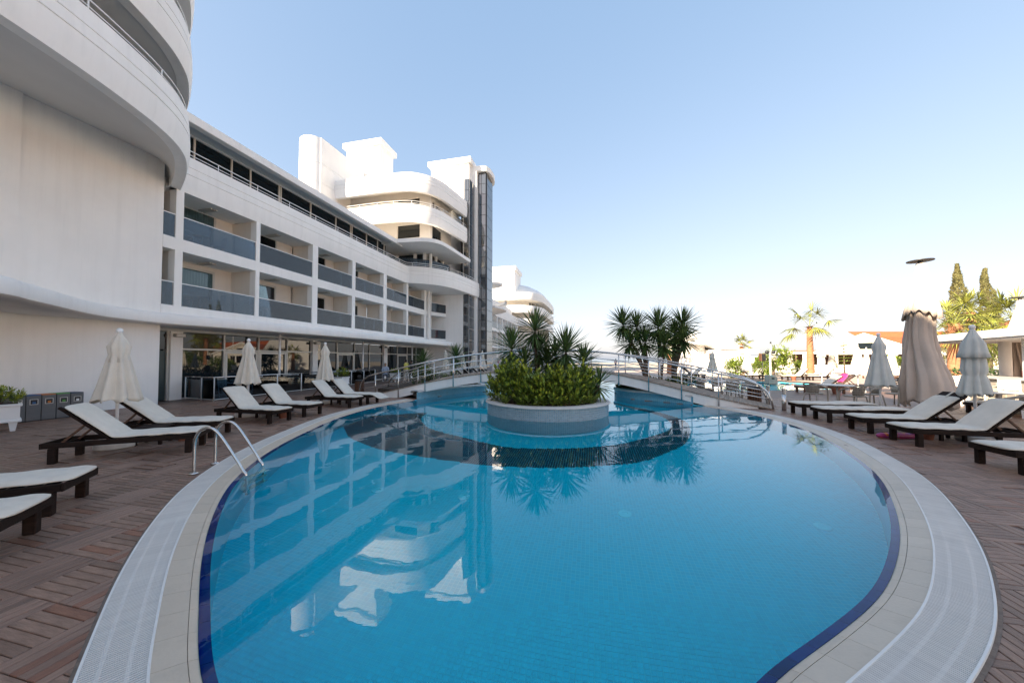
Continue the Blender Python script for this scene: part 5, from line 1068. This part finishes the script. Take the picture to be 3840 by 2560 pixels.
# ------------------------------------------------------------------ people
def person(label, x, y, rz, shirt, trousers, h=1.7, pose='walk', skin=(.35,.19,.12), z=0.0, bag=None):
    t = thing('person', label, 'person', (x, y, z), rz); k = h/1.7
    if pose == 'sit': J = dict(pel=(0,0,.50), sp=(-.02,0,.75), ch=(-.01,0,.98), nk=(.01,0,1.12), hd=(.04,0,1.25), ls=(0,.19,1.02), le=(.08,.24,.78), lh=(.30,.16,.76), rs=(0,-.19,1.02), re=(.08,-.24,.78), rh=(.30,-.16,.76), lhp=(.02,.10,.48), lk=(.42,.12,.48), la=(.42,.12,.08), lt=(.58,.13,.04), rhp=(.02,-.10,.48), rk=(.42,-.12,.48), ra=(.42,-.12,.08), rt=(.58,-.13,.04))
    else:
        s = .16 if pose == 'walk' else .03
        J = dict(pel=(0,0,.93), sp=(.0,0,1.12), ch=(.02,0,1.32), nk=(.03,0,1.47), hd=(.05,0,1.58), ls=(.0,.19,1.38), le=(-.06,.25,1.12), lh=(.02,.25,.88), rs=(.0,-.19,1.38), re=(.06,-.25,1.12), rh=(.18,-.22,.93), lhp=(0,.10,.88), lk=(s*.7,.10,.49), la=(s*.5,.10,.08), lt=(s*.5 + .16,.11,.03), rhp=(0,-.10,.88), rk=(-s*.2,-.10,.49), ra=(-s*1.2,-.10,.10), rt=(-s*1.2 + .15,-.11,.03))
    Rr = dict(pel=.135, sp=.12, ch=.15, nk=.055, hd=.092, ls=.07, le=.045, lh=.035, rs=.07, re=.045, rh=.035, lhp=.095, lk=.062, la=.042, lt=.04, rhp=.095, rk=.062, ra=.042, rt=.04)
    names = list(J); E_ = [('pel','sp'),('sp','ch'),('ch','nk'),('nk','hd'),('ch','ls'),('ls','le'),('le','lh'),('ch','rs'),('rs','re'),('re','rh'),('pel','lhp'),('lhp','lk'),('lk','la'),('la','lt'),('pel','rhp'),('rhp','rk'),('rk','ra'),('ra','rt')]
    me = bpy.data.meshes.new('body'); me.from_pydata([tuple(c*k for c in J[n]) for n in names], [(names.index(a), names.index(b)) for a, b in E_], [])
    m = bpy.data.materials.new('clothed_body'); m.use_nodes = True; tr = m.node_tree; tc = nn(tr, 'ShaderNodeTexCoord'); sx = nn(tr, 'ShaderNodeSeparateXYZ'); tr.links.new(tc.outputs['Object'], sx.inputs[0]); mr = nn(tr, 'ShaderNodeMapRange'); mr.inputs[2].default_value = 1.7*k; tr.links.new(sx.outputs[2], mr.inputs[0])
    rp = nn(tr, 'ShaderNodeValToRGB'); rp.color_ramp.interpolation = 'CONSTANT'; w_ = J['pel'][2]/1.7; nkz = J['nk'][2]/1.7
    stops = [(0, (.55,.53,.5)), (.045, trousers), (w_ + .02, shirt), (nkz, skin)]
    for i, (p, c) in enumerate(stops): e = rp.color_ramp.elements[i] if i < 2 else rp.color_ramp.elements.new(p); e.position = p; e.color = (*c, 1)
    tr.links.new(mr.outputs[0], rp.inputs[0]); tr.links.new(rp.outputs[0], tr.nodes['Principled BSDF'].inputs['Base Color']); tr.nodes['Principled BSDF'].inputs['Roughness'].default_value = .85
    me.materials.append(m); o = bpy.data.objects.new('body', me); COL.objects.link(o); o.parent = t
    sk = o.modifiers.new('skin', 'SKIN'); sk.use_smooth_shade = True
    for i, n in enumerate(names): r_ = Rr[n]*k; me.skin_vertices[0].data[i].radius = (r_, r_)
    me.skin_vertices[0].data[0].use_root = True
    ss_ = o.modifiers.new('sub', 'SUBSURF'); ss_.levels = 1; ss_.render_levels = 2
    hx, hy, hz = (c*k for c in J['hd']); hd_ = mk('head', MB().lathe([(0,-.115),(.045,-.10),(.070,-.05),(.078,.01),(.070,.07),(.04,.105),(0,.115)], 14, (hx + .005, hy, hz + .01)), mat('skin_tone', skin, .6), t, smooth=True); mk('nose', MB().obox((hx + .085, hy, hz - .01), (.03, .022, .04)), M['offwhite'] if False else mat('skin_tone', skin, .6), hd_)
    hm = MB(); hm.lathe([(0,.126),(.045,.112),(.080,.07),(.088,.015),(.082,-.03),(.06,-.07)], 14, (hx - .018, hy, hz + .01)); hm.v = [(max(-9, x_ if x_ < hx + .05 else hx + .05), y_, z_) for x_, y_, z_ in hm.v]; mk('hair', hm, 'hair', hd_, smooth=True)
    if bag: mk('bag', MB().box((-.10,.24,.80*k),(.14,.30,1.05*k)), bag, t, bevel=.02)
    return t
person('person in a yellow jacket and pale trousers walking behind the bridge ramp', -7.62, 24.6, R(160), (.55,.46,.10), (.42,.38,.33), h=1.64)
person('person in dark clothes walking beside the yellow jacket', -7.36, 25.1, R(165), (.018,.012,.02), (.015,.013,.016), h=1.62)
person('person in a pale shirt sitting by the restaurant glass', -9.6, 25.9, R(-70), (.50,.55,.66), (.10,.11,.14), pose='sit')
person('person in a bright pink top far behind the bridge', -2.95, 56.0, R(-60), (.62,.03,.16), (.06,.08,.16), h=1.66, pose='stand')
person('person in a dark red top beside the one in pink', -2.35, 56.4, R(200), (.28,.03,.06), (.05,.06,.10), h=1.6, pose='stand')
person('distant person with pale top seen through the bridge railing', 17.6, 58.0, R(30), (.50,.40,.40), (.10,.10,.16), h=1.7, pose='walk')
stool = slat_chair('white chair under the person in the pale shirt', -9.6, 25.9, R(-70), 'white slatted chairs behind the terrace railing')
# loungers far behind the bridge
for i, (x, lab) in enumerate(((-3.9,'white lounger behind the bridge rail, leftmost of four'),(-3.2,'white lounger behind the bridge rail, second of four'),(-2.3,'white lounger behind the bridge rail, third of four'),(-1.6,'white lounger behind the bridge rail, rightmost of four'))): lounger('up', x + .6, 30.0 - .2*i, R(200), lab, 'loungers behind the bridge')
# ------------------------------------------------------------------ right side: rattan tables and chairs
def rattan_chair(label, x, y, rz, group):
    t = thing('rattan_armchair', label, 'chair', (x, y, 0), rz, group)
    mk('seat', MB().lathe([(.0,.40),(.25,.40),(.27,.415),(.27,.43),(.25,.445),(0,.45)], 24), 'rattan', t, auto=40)
    arm = spline([(.26,-.28,.0),(.25,-.29,.40),(.20,-.30,.60),(.05,-.31,.665),(-.14,-.27,.74),(-.25,-.12,.80),(-.27,0,.81),(-.25,.12,.80),(-.14,.27,.74),(.05,.31,.665),(.20,.30,.60),(.25,.29,.40),(.26,.28,.0)], 4)
    mk('arm_frame', MB().tube(arm, .024, 8), 'rattan', t, smooth=True)
    for a in (-1, 1): mk('back_leg', MB().tube([(-.27, a*.24, 0), (-.21, a*.18, .42)], .021, 8), 'rattan', t, smooth=True)
    n = 9
    for i in range(n):
        a = R(180 - 62 + 124*i/(n - 1)); c, s_ = math.cos(a), math.sin(a); mk('weave_strip', MB().bar((.22*c - .01, .22*s_, .44), (.26*c, .29*s_, .77 - .05*abs(i - 4)/4), .022, .006, up=(c, s_, 0)), 'rattan', t)
    q = MB(); K = 14
    for i in range(K + 1): a = R(122 + 116*i/K); q.v += [(.215*math.cos(a), .225*math.sin(a), .45), (.252*math.cos(a), .275*math.sin(a), .765 - .04*abs(2*i/K - 1))]
    q.f = [(2*i, 2*i + 2, 2*i + 3, 2*i + 1) for i in range(K)]; o = mk('back_panel', q, 'rattan', t, smooth=True); o.modifiers.new('s', 'SOLIDIFY').thickness = .012
    for z in (.52, .60, .68): mk('weave_hoop', MB().tube([((.235 + (z - .44)*.1)*math.cos(R(118 + 124*i/12)), (.24 + (z - .44)*.15)*math.sin(R(118 + 124*i/12)), z) for i in range(13)], .010, 6), 'rattan', t, smooth=True)
    return t
gc = 'rattan armchairs right of the pool'; rc0 = None
chairs = [(11.25,12.75,20,'rattan armchair left of the table below the narrow-waisted parasol'),(11.75,11.75,95,'rattan armchair with its back to the viewer at the same table'),(12.95,12.35,170,'rattan armchair right of that table under the loose parasol'),(14.1,12.6,185,'rattan armchair half hidden behind the beige giant'),(9.05,14.15,80,'rattan armchair with its back to the viewer behind the bridge end'),(8.25,14.75,10,'rattan armchair glimpsed through the bridge railing on the left'),(9.95,14.35,150,'rattan armchair just left of the wooden litter bin'),(10.85,15.7,200,'rattan armchair on the far side of the table behind the bridge'),(9.7,16.1,250,'rattan armchair farthest back behind the bridge railing'),(15.6,11.2,160,'pale armchair at the bar table, left one'),(16.4,11.5,200,'pale armchair at the bar table, right one'),(13.0,8.9,120,'rattan armchair behind the nearest raised lounger on the right'),(14.0,7.6,170,'rattan armchair at the right picture edge behind the loungers')]
for x, y, a, lab in chairs:
    if rc0 is None: rc0 = rattan_chair(lab, x, y, R(a), gc)
    else: dup(rc0, (x, y, 0), R(a), lab)
gtb = 'pale tables right of the pool'
ta = round_table('pale table under the narrow-waisted parasol', 12.3, 12.95, gtb, r=.52, m='table')
dup(ta, (9.6, 15.0, 0), 0, 'pale table seen through the right bridge railing'); dup(ta, (14.3, 10.1, 0), 0, 'pale table in front of the bar counter'); dup(ta, (13.4, 8.2, 0), 0, 'pale table behind the nearest raised lounger on the right')
# ------------------------------------------------------------------ pool bar at the right edge
bar = thing('pool_bar', 'pool bar with flat white roof on round columns and a stone counter', 'bar', (17.5, 12.5, 0), 0)
def bl_(p): return (p[0] - 17.5, p[1] - 12.5)
rp_ = [(17.4,14.6),(14.6,9.7),(24.0,7.6),(27.0,13.5)]
mk('roof', MB().prism([bl_(p) for p in rp_], 2.36, 2.62), 'plaster', bar, bevel=.015); mk('soffit', MB().prism([bl_(p) for p in inset(rp_, .12)], 2.325, 2.355), 'soffit', bar)
cp_ = [(16.8,12.6),(14.9,9.5),(15.5,9.15),(17.5,12.3)]
for nm_, a, b, c, m in (('counter_front', 0, .0, 1.04, 'stone'), ('counter_top', 1, 1.041, 1.10, 'table')): mk(nm_, MB().prism([bl_(p) for p in (cp_ if not a else [(16.75,12.8),(14.75,9.4),(15.6,8.95),(17.65,12.35)])], b, c), m, bar)
for i in range(9):
    p = Vector((16.8,12.6)) + (Vector((14.9,9.5)) - Vector((16.8,12.6)))*(i + .5)/9; mk('stone_panel', MB().obox((p.x - 17.52, p.y - 12.49, .52), (.02, .37, .98), Matrix.Rotation(math.atan2(-3.1, -1.9) + math.pi/2, 3, 'Z')), 'stone', bar)
for x, y in ((18.2,12.6),(16.1,10.6),(22,8.8),(24.5,12.5)): mk('column', MB().lathe([(.15,0),(.15,2.325)], 20, (x - 17.5, y - 12.5, 0)), 'plaster', bar, smooth=True)
mk('back_wall', MB().box((4.0,-2.0,0),(4.3,1.5,2.32)), 'stone', bar)
for i in range(6): mk('bottle', MB().lathe([(.035,1.101),(.037,1.25),(.014,1.33),(.013,1.39),(0,1.39)], 10, (-.15 - .18*i, -.9 - .32*i, 0)), ['red','bin_green','terracotta','bin_orange','black','bin_blue'][i], bar, smooth=True)
pt = thing('potted_plant', 'dark pot with a small grassy plant on the bar counter', 'plant', (16.75, 12.25, 1.10)); mk('pot', MB().lathe([(.10,0),(.15,.16),(.155,.17),(.14,.17),(0,.15)], 18), 'black', pt, auto=40)
q = MB()
for i in range(60): a = rg.random()*6.28; e = rg.uniform(.3, 1.2); blade(q, (.04*math.cos(a), .04*math.sin(a), .15), (math.cos(a)*math.cos(e), math.sin(a)*math.cos(e), math.sin(e)), .22, .014, .3, rg)
mk('leaves', q, 'leaf', pt)
st0 = None
for x, y, lab in ((15.4,11.35,'white bar stool left of the two at the counter'),(14.55,10.0,'white bar stool right of the two at the counter'),(16.1,12.5,'white bar stool farthest along the counter')):
    if st0 is None:
        st0 = thing('bar_stool', lab, 'stool', (x, y, 0), R(30), 'white bar stools'); mk('seat', MB().box((-.19,-.19,.72),(.19,.19,.755)), 'white', st0, bevel=.01)
        for a in (-1, 1):
            for b in (-1, 1): mk('leg', MB().bar((a*.21, b*.21, 0), (a*.16, b*.16, .72), .03, .03, up=(1,0,0)), 'white', st0)
        for i in range(6): mk('back_slat', MB().box((-.195, -.18, .80 + .05*i), (-.175, .18, .832 + .05*i)), 'white', st0)
        for a in (-1, 1): mk('back_post', MB().box((-.2, a*.18 - .014, .755), (-.172, a*.18 + .014, 1.10)), 'white', st0); mk('foot_rest', MB().box((-.19, a*.19 - .01, .28), (.19, a*.19 + .01, .30)), 'white', st0)
    else: dup(st0, (x, y, 0), R(30), lab)
# ------------------------------------------------------------------ palms, cypresses, hedges
def fan_palm(label, x, y, h, rng, nf=16, fr=.95, tr=.19, group='fan palms'):
    t = thing('fan_palm', label, 'palm', (x, y, 0), 0, group); pr = []
    for i in range(26): s = i/25; pr.append((tr*(1.35 - .55*s + .5*max(0, .12 - s)) * (1 + .05*(i % 2)), h*s))
    pr.append((0, h)); mk('trunk', MB().lathe(pr, 14), 'palmtrunk', t, smooth=True)
    q = MB()
    for i in range(30): a = rng.random()*6.28; blade(q, (tr*.8*math.cos(a), tr*.8*math.sin(a), h*rng.uniform(.84, .98)), (math.cos(a), math.sin(a), rng.uniform(.3, 1.3)), .35, .07, .1, rng)
    mk('leaf_bases', q, 'palmtrunk', t)
    for i in range(nf):
        u_ = (i + .5)/nf; el = R(82 - 118*u_ + rng.uniform(-8, 8)); az = i*2.4 + rng.uniform(-.3, .3); d = Vector((math.cos(el)*math.cos(az), math.cos(el)*math.sin(az), math.sin(el))); q = MB(); L_ = fr*rng.uniform(.75, 1.0); c = Vector((0, 0, h)) + d*L_
        q.tube([(0, 0, h - .05), tuple(Vector((0,0,h)) + d*L_*.5 + Vector((0,0,.03))), tuple(c)], [.022, .016, .010], 5)
        side = d.cross(Vector((0,0,1))).normalized(); up = side.cross(d)
        for k in range(26):
            a = R(-115 + 230*k/25); dd = (d*math.cos(a) + side*math.sin(a)).normalized(); dd = (dd + up*.12*rng.uniform(-1, 1) - Vector((0,0,.10 + .15*abs(math.sin(a))))).normalized(); blade(q, c, dd, fr*rng.uniform(.75, 1.0)*(1 - .25*abs(a)/2), .075, .22 + .2*u_, rng, fold=.15)
        mk('frond', q, 'palm', t)
    return t
fan_palm('fan palm with orange trunk standing clear against the sky', 27.95, 32.0, 4.75, rg, nf=10, fr=1.6, tr=.235)
fan_palm('fan palm behind the beige giant, dark fibrous trunk', 27.9, 21.5, 3.9, rg, nf=14, fr=1.5, tr=.28)
fan_palm('fan palm over the bar roof at the right edge', 31.6, 21.5, 4.0, rg, nf=15, fr=1.6, tr=.36)
fan_palm('fan palm farther back between the cypresses', 38.5, 28.5, 5.6, rg, nf=16, fr=1.4, tr=.3)
fan_palm('small fan palm peeking over the white beach house', 31.0, 46.0, 3.7, rg, nf=12, fr=1.0, tr=.2); fan_palm('small fan palm half hidden behind the yucca trees', 17.5, 38.0, 2.6, rg, nf=12, fr=.9, tr=.2)
def cypress(label, x, y, h, r, rng, twist=0.0):
    t = thing('cypress_tree', label, 'tree', (x, y, 0), 0, 'cypress trees'); mk('trunk', MB().tube([(0,0,0),(0,0,h*.9)], [.25, .04], 8), 'bark', t, smooth=True); q = MB()
    for i in range(5200):
        s = rng.random()**.8; z = .6 + (h - .6)*s; rr = r*(1 - s)**1.05*(1 + .18*math.sin(z*3.1 + 2*twist))*math.sqrt(rng.uniform(.35, 1)) + .05; a = rng.random()*6.28
        c = (rr*math.cos(a) + twist*math.sin(z*.9), rr*math.sin(a), z); leaf(q, c, (math.cos(a)*.6, math.sin(a)*.6, rng.uniform(.3, 1.4)), rng.uniform(.28, .5)*(1.1 - .5*s), rng.uniform(.10, .2), rng)
    mk('crown', q, 'cypress', t)
cypress('broader cypress, the left of the two at the right edge', 59.1, 45.0, 14.2, 2.3, rg); cypress('thin wavy cypress, the right of the two at the right edge', 63.0, 45.0, 13.6, 2.0, rg, .35)
def round_tree(label, x, y, h, r, rng, m='leaf', n=1800, trunk=1.0):
    t = thing('bushy_tree', label, 'tree', (x, y, 0), 0, 'bushes and trees at the far terrace'); mk('trunk', MB().tube([(0,0,0),(.05,0,trunk),(.1,.05,h*.7)], [.09,.07,.03], 8), 'bark', t, smooth=True); q = MB()
    cl = [(rng.uniform(-.6,.6)*r, rng.uniform(-.6,.6)*r, trunk + (h - trunk)*rng.uniform(.2, .85), r*rng.uniform(.35, .6)) for _ in range(9)]
    for i in range(n):
        cx, cy_, cz, cr = cl[i % 9]; d = Vector((rng.gauss(0,1), rng.gauss(0,1), rng.gauss(0,1))).normalized(); p = Vector((cx, cy_, cz)) + d*cr*rng.uniform(.55, 1.05); leaf(q, p, d + Vector((0,0,.4)), .2, .10, rng)
    mk('crown', q, m, t)
for x, y, h, r, lab in ((21.3,27.9,2.2,1.3,'bushy sunlit tree beside the lamp post'),(19.9,30.5,1.3,1.5,'sunlit bush behind the loudspeaker'),(24.6,33.0,1.2,1.2,'rounded sunlit bush behind the white loungers'),(30.3,35.5,1.1,1.3,'sunlit bush at the foot of the pavilion'),(33.0,30.0,1.9,.9,'round sunlit bush in a brown tub right of the loose parasol'),(36.5,25.5,4.2,2.4,'dense green tree behind the beige giant'),(41.5,25.0,4.6,2.6,'dense green tree behind the bar'),(33.2,20.5,2.2,1.4,'green bush below the bar roof')): round_tree(lab, x, y, h, r, rg, trunk=.3 if h < 1.6 else .8)
def araucaria(label, x, y, h, rng):
    t = thing('araucaria_tree', label, 'tree', (x, y, 0), 0, 'bushes and trees at the far terrace'); mk('trunk', MB().tube([(0,0,0),(0,0,h)], [.07,.02], 8), 'bark', t, smooth=True); q = MB()
    for i in range(9):
        z = .5 + (h - .6)*i/9; L_ = 1.1*(1 - i/10)
        for k in range(6):
            a = k*1.047 + i*.5; e = Vector((math.cos(a), math.sin(a), .1))
            for j in range(9): p = Vector((0,0,z)) + e*L_*j/9; leaf(q, p, e + Vector((rng.uniform(-.9,.9), rng.uniform(-.9,.9), .35)), .22, .06, rng)
    mk('crown', q, 'leaf', t)
araucaria('tiered young conifer in front of the pavilion gable', 31.9, 32.8, 3.3, rg)
hd = thing('hedge', 'clipped green hedge behind the right-hand loungers', 'hedge', (25.0, 17.5, 0)); q = MB()
for i in range(2600): p = (rg.uniform(-3.5,3.5), rg.uniform(-.5,.5), rg.uniform(.05,1.15)); leaf(q, p, (rg.uniform(-1,1), rg.uniform(-1,1), rg.uniform(0,1)), .16, .08, rg)
mk('foliage', q, 'leaf_dark', hd)
# ------------------------------------------------------------------ far buildings
pv = thing('pavilion', 'cream gabled pavilion with dark open sides and red tiled roof', 'building', (47.5, 46.0, 0), R(-46)); pv.scale = (.68, 1, 1)
def pbx(n, a, b, m='offwhite', **k): return mk(n, MB().box((a[0] - 47.5, a[1] - 46, a[2]), (b[0] - 47.5, b[1] - 46, b[2])), m, pv, **k)
q = MB(); G = [(40.6,45,2.75),(47.5,45,5.0),(54.4,45,2.75),(54.4,45,2.3),(40.6,45,2.3)]; q.v = [(x - 47.5, y - 46, z) for x, y, z in G] + [(x - 47.5, y - 46 + .3, z) for x, y, z in G]; q.f = [(0,1,2,3,4)[::-1], (5,6,7,8,9)] + [(i, (i+1) % 5, 5 + (i+1) % 5, 5 + i) for i in range(5)]; mk('gable', q, 'offwhite', pv)
for s in (-1, 1): mk('verge_board', MB().bar((s*7.3, -1.15, 2.62), (0, -1.15, 5.02), .12, .22), 'white', pv); mk('inner_beam', MB().bar((s*5.2, -1.05, 2.85), (0, -1.05, 4.55), .06, .22), 'stone', pv)
mk('roof_left', MB().bar((-3.65, 6, 3.92), (-3.6, 6, 3.92), .1, .1), 'rooftile', pv) if False else None
for s in (-1, 1):
    for i in range(14):
        a = i/14; b = (i + 1)/14; q = MB(); x0, x1 = s*7.4*(1 - a), s*7.4*(1 - b); z0, z1 = 2.72 + 2.36*a, 2.72 + 2.36*b; q.add([(x0, -1.0, z0 + .06), (x1, -1.0, z1 + .02), (x1, 14, z1 + .02), (x0, 14, z0 + .06), (x0, -1.0, z0), (x0, 14, z0)], [(0,1,2,3),(4,0,3,5)]); mk('tile_course', q, 'rooftile', pv)
for i, x in enumerate((40.9,43.6,46.3,49.0,51.7,54.2)): pbx('post', (x - .14, 45.02, 0), (x + .14, 45.3, 2.3), 'white')
pbx('low_wall', (34.0,45.05,0),(54.0,45.25,.85)); pbx('dark_interior', (34.0,49.0,0),(54.2,49.3,3.0),'wood_brown'); pbx('window_frame', (46.2,44.9,2.9),(48.8,44.99,3.9),'stone'); pbx('window_pane', (46.35,44.87,3.0),(48.65,44.895,3.8),'darkglass')
pbx('flat_roof', (33.4,44.6,2.52),(41.2,50,2.70),'white'); pbx('flat_roof_edge', (33.2,44.4,2.40),(41.2,44.59,2.72),'offwhite')
for i in range(7): x = 33.6 + i*1.2; pbx('lean_to_post', (x - .08, 44.65, 0), (x + .08, 44.8, 2.40), 'wood_brown' if i % 2 else 'white'); mk('rafter', MB().bar((x - 47.5 + .3, -1.2, 2.30), (x - 47.5 + 1.3, 2.6, 1.75), .10, .14), 'wood_brown', pv)
for i in range(9): pbx('shutter_slat', (49.4 + .0*i, 44.93, 2.9 - .07*i - .0), (53.6, 44.98, 2.93 - .07*i), 'white') if False else None
rb = thing('roofed_hall', 'long hall with red tiled roof behind the pavilion', 'building', (72.5, 56.0, 0)); mk('wall', MB().box((-14,-1,0),(14,6,3.6)), 'offwhite', rb)
for i in range(12): a, b = i/12, (i+1)/12; q = MB(); q.add([(-14.5, -1.6 + 4.6*a, 3.5 + 2.9*a + .06), (14.5, -1.6 + 4.6*a, 3.5 + 2.9*a + .06), (14.5, -1.6 + 4.6*b, 3.5 + 2.9*b + .02), (-14.5, -1.6 + 4.6*b, 3.5 + 2.9*b + .02), (-14.5, -1.6 + 4.6*a, 3.5 + 2.9*a - .02), (14.5, -1.6 + 4.6*a, 3.5 + 2.9*a - .02)], [(0,1,2,3),(4,5,1,0)]); mk('tile_course', q, 'rooftile', rb)
bh = thing('beach_house', 'white sculptural beach house with sloping parapet stair', 'building', (23.5, 39.0, 0))
def hb(n, a, b, m='plaster', **k): return mk(n, MB().box((a[0] - 23.5, a[1] - 39, a[2]), (b[0] - 23.5, b[1] - 39, b[2])), m, bh, **k)
def xz(n, pts, y0, y1, m='plaster'):
    q = MB(); k = len(pts); q.v = [(x - 23.5, y0 - 39, z) for x, z in pts] + [(x - 23.5, y1 - 39, z) for x, z in pts]; q.f = [tuple(range(k)), tuple(range(k, 2*k))[::-1]] + [(i, k + i, k + (i+1) % k, (i+1) % k) for i in range(k)]; return mk(n, q, m, bh)
hb('lower_wall', (20.2,39.5,0),(22.3,44,3.29)); xz('upper_storey', [(20.2,3.3),(22.1,3.3),(22.6,3.0),(23.2,2.75),(25.3,2.75),(25.3,2.98),(23.4,4.54),(20.2,4.49)], 38.0, 44)
xz('stair_parapet', [(22.2,0),(26.6,0),(26.6,1.2),(24.6,1.62),(23.3,1.68),(22.6,1.26),(22.2,1.1)], 37.6, 37.9); hb('stair_block', (22.35,38.2,0),(26.6,44,2.70)); hb('right_block', (25.35,38.0,2.3),(27.5,44,2.76)); hb('right_wing', (26.65,38.0,0),(29.0,43,2.0)); hb('door', (23.0,38.12,0),(23.8,38.19,1.55),'stone'); hb('window_pane', (27.0,37.95,.95),(27.7,37.99,1.9),'darkglass')
for i in range(8): hb('louvre_slat', (20.95,39.40,1.35 + .12*i),(21.6,39.49,1.41 + .12*i),'white')
mk('parapet_rail', MB().tube([(x - 23.5, -.9, z) for x, z in ((20.3,4.72),(23.3,4.77),(25.3,3.2),(26.4,3.0))], .035, 8), 'white', bh, smooth=True)
# ------------------------------------------------------------------ lamp posts, loudspeakers, sign posts
for x, y, lab in ((18.15,24.0,'white lamp post with two round heads beside the loudspeaker'),):
    t = thing('lamp_post', lab, 'lamp', (x, y, 0)); mk('pole', MB().tube([(0,0,0),(0,0,2.15)], .05, 10), 'white', t, smooth=True); mk('base', MB().lathe([(.13,0),(.13,.05),(.06,.09)], 14), 'black', t, auto=40)
    for s in (-1, 1): am_ = mk('arm', MB().tube([(0,0,1.95),(s*.12,0,2.12),(s*.2,0,2.15)], .018, 8), 'black', t, smooth=True); mk('lamp_head', MB().lathe([(0,-.13),(.09,-.10),(.13,-.01),(.09,.09),(0,.12)], 14, (s*.22, 0, 2.17)), 'black', am_, smooth=True)
for x, y, z, lab in ((17.6,24.0,1.55,'dark loudspeaker on a thin pole left of the lamp post'),(16.1,27.5,1.62,'brown loudspeaker on a pole in front of the beach house')):
    t = thing('loudspeaker', lab, 'loudspeaker', (x, y, 0)); mk('pole', MB().tube([(0,0,0),(0,0,z)], .02, 8), 'black', t, smooth=True); mk('cabinet', MB().box((-.16,-.13,z),(.16,.13,z + .52)), 'wood_brown', t, bevel=.01); mk('grille', MB().box((-.13,-.142,z + .03),(.13,-.131,z + .49)), 'black', t); mk('foot', MB().lathe([(.2,0),(.2,.02),(.03,.05)], 14), 'black', t)
cab = thing('utility_cabinet', 'grey utility cabinet with a slot beside the white loungers', 'cabinet', (17.1, 22.6, 0)); mk('body', MB().box((-.28,-.2,.05),(.28,.2,.62)), 'stone', cab, bevel=.01); mk('slot', MB().box((-.09,-.206,.36),(.09,-.201,.46)), 'black', cab); mk('plinth', MB().box((-.26,-.18,0),(.26,.18,.049)), 'black', cab)
for x, y, lab in ((22.9,30.2,'slim white pole in front of the pavilion'),(34.0,38.0,'tall slim white flagpole over the pavilion roof')): t = thing('pole', lab, 'pole', (x, y, 0)); mk('shaft', MB().tube([(0,0,0),(0,0,3.0 if x < 30 else 5.6)], .04, 8), 'white', t, smooth=True); mk('cap', MB().lathe([(.06,0),(.06,.2),(0,.22)], 10, (0,0,3.0 if x < 30 else 5.6)), 'black', t)
sg = thing('notice_post', 'thin post with small white notice behind the bridge deck', 'sign', (6.9, 15.9, .26)); mk('shaft', MB().tube([(0,0,0),(0,0,1.55)], .025, 8), 'alu', sg, smooth=True); mk('plate', MB().box((-.09,-.04,1.15),(.09,-.026,1.5)), 'white', sg); mk('mark', MB().box((-.05,-.044,1.34),(.05,-.041,1.44)), 'black', sg)
# pale paving and low walls round the far terrace
mb = MB(); mb.prism([(-30,26.6),(-7,27.6),(6,29.0),(15,28.0),(21,26.4),(22.5,22.5),(19.5,14.5),(18.0,6.0),(18.5,-15.5),(45.5,-15.5),(45.5,61.5),(-30,61.5)], 0, .006, side=False); tag(mk('paving', mb, mat('pale_paving', (.44,.35,.29), .6, var=.12, vs=2.0, bump=.1, bs=20)), 'pale pinkish paving of the far terrace', 'paving', kind='structure')
fc = []
for x0, x1, y, lab in ((34,54,44,'low white wall in front of the pavilion'),(-20,14,66,'low pale sea wall beyond the far terrace')):
    mb = MB(); mb.box((x0, y, -.05), (x1, y + .2, .7)); tag(mk('low_wall', mb, 'plaster'), lab, 'wall')

# wing added out of view for sunlit fill (red roofs mirrored in restaurant glass)
rw = thing('fill_wing', 'long cream wing with red tiled roof, added out of view to bounce sunlight onto the hotel', 'building', (36.0, -14.0, 0), R(4))
mk('wall', MB().box((-3.5,-34,0),(3.5,27,6.6)), 'plaster', rw)
for i in range(9):
    a, b = i/9, (i+1)/9
    for s_ in (-1, 1): q = MB(); q.add([(s_*4.3*(1 - a), -34.6, 6.5 + 2.6*a + .08), (s_*4.3*(1 - b), -34.6, 6.5 + 2.6*b), (s_*4.3*(1 - b), 27.6, 6.5 + 2.6*b), (s_*4.3*(1 - a), 27.6, 6.5 + 2.6*a + .08), (s_*4.3*(1 - a), -34.6, 6.5 + 2.6*a - .02), (s_*4.3*(1 - a), 27.6, 6.5 + 2.6*a - .02)], [(0,1,2,3),(4,0,3,5)]); mk('tile_course', q, 'rooftile', rw)
for f_ in range(2):
    for i in range(15): y = -31 + 4.0*i; w0 = mk('window', MB().box((-3.56, y, .9 + 3.1*f_), (-3.51, y + 1.3, 2.4 + 3.1*f_)), 'white', rw); mk('pane', MB().box((-3.59, y + .08, .98 + 3.1*f_), (-3.565, y + 1.22, 2.32 + 3.1*f_)), 'darkglass', w0)
for x, y, h, lab in ((26.0,6.0,6.0,'fan palm in the garden before the added wing, nearer one'),(27.5,-6.0,7.0,'fan palm in the garden before the added wing, farther one')): fan_palm(lab, x, y, h, rg, nf=14, fr=1.3, tr=.28)
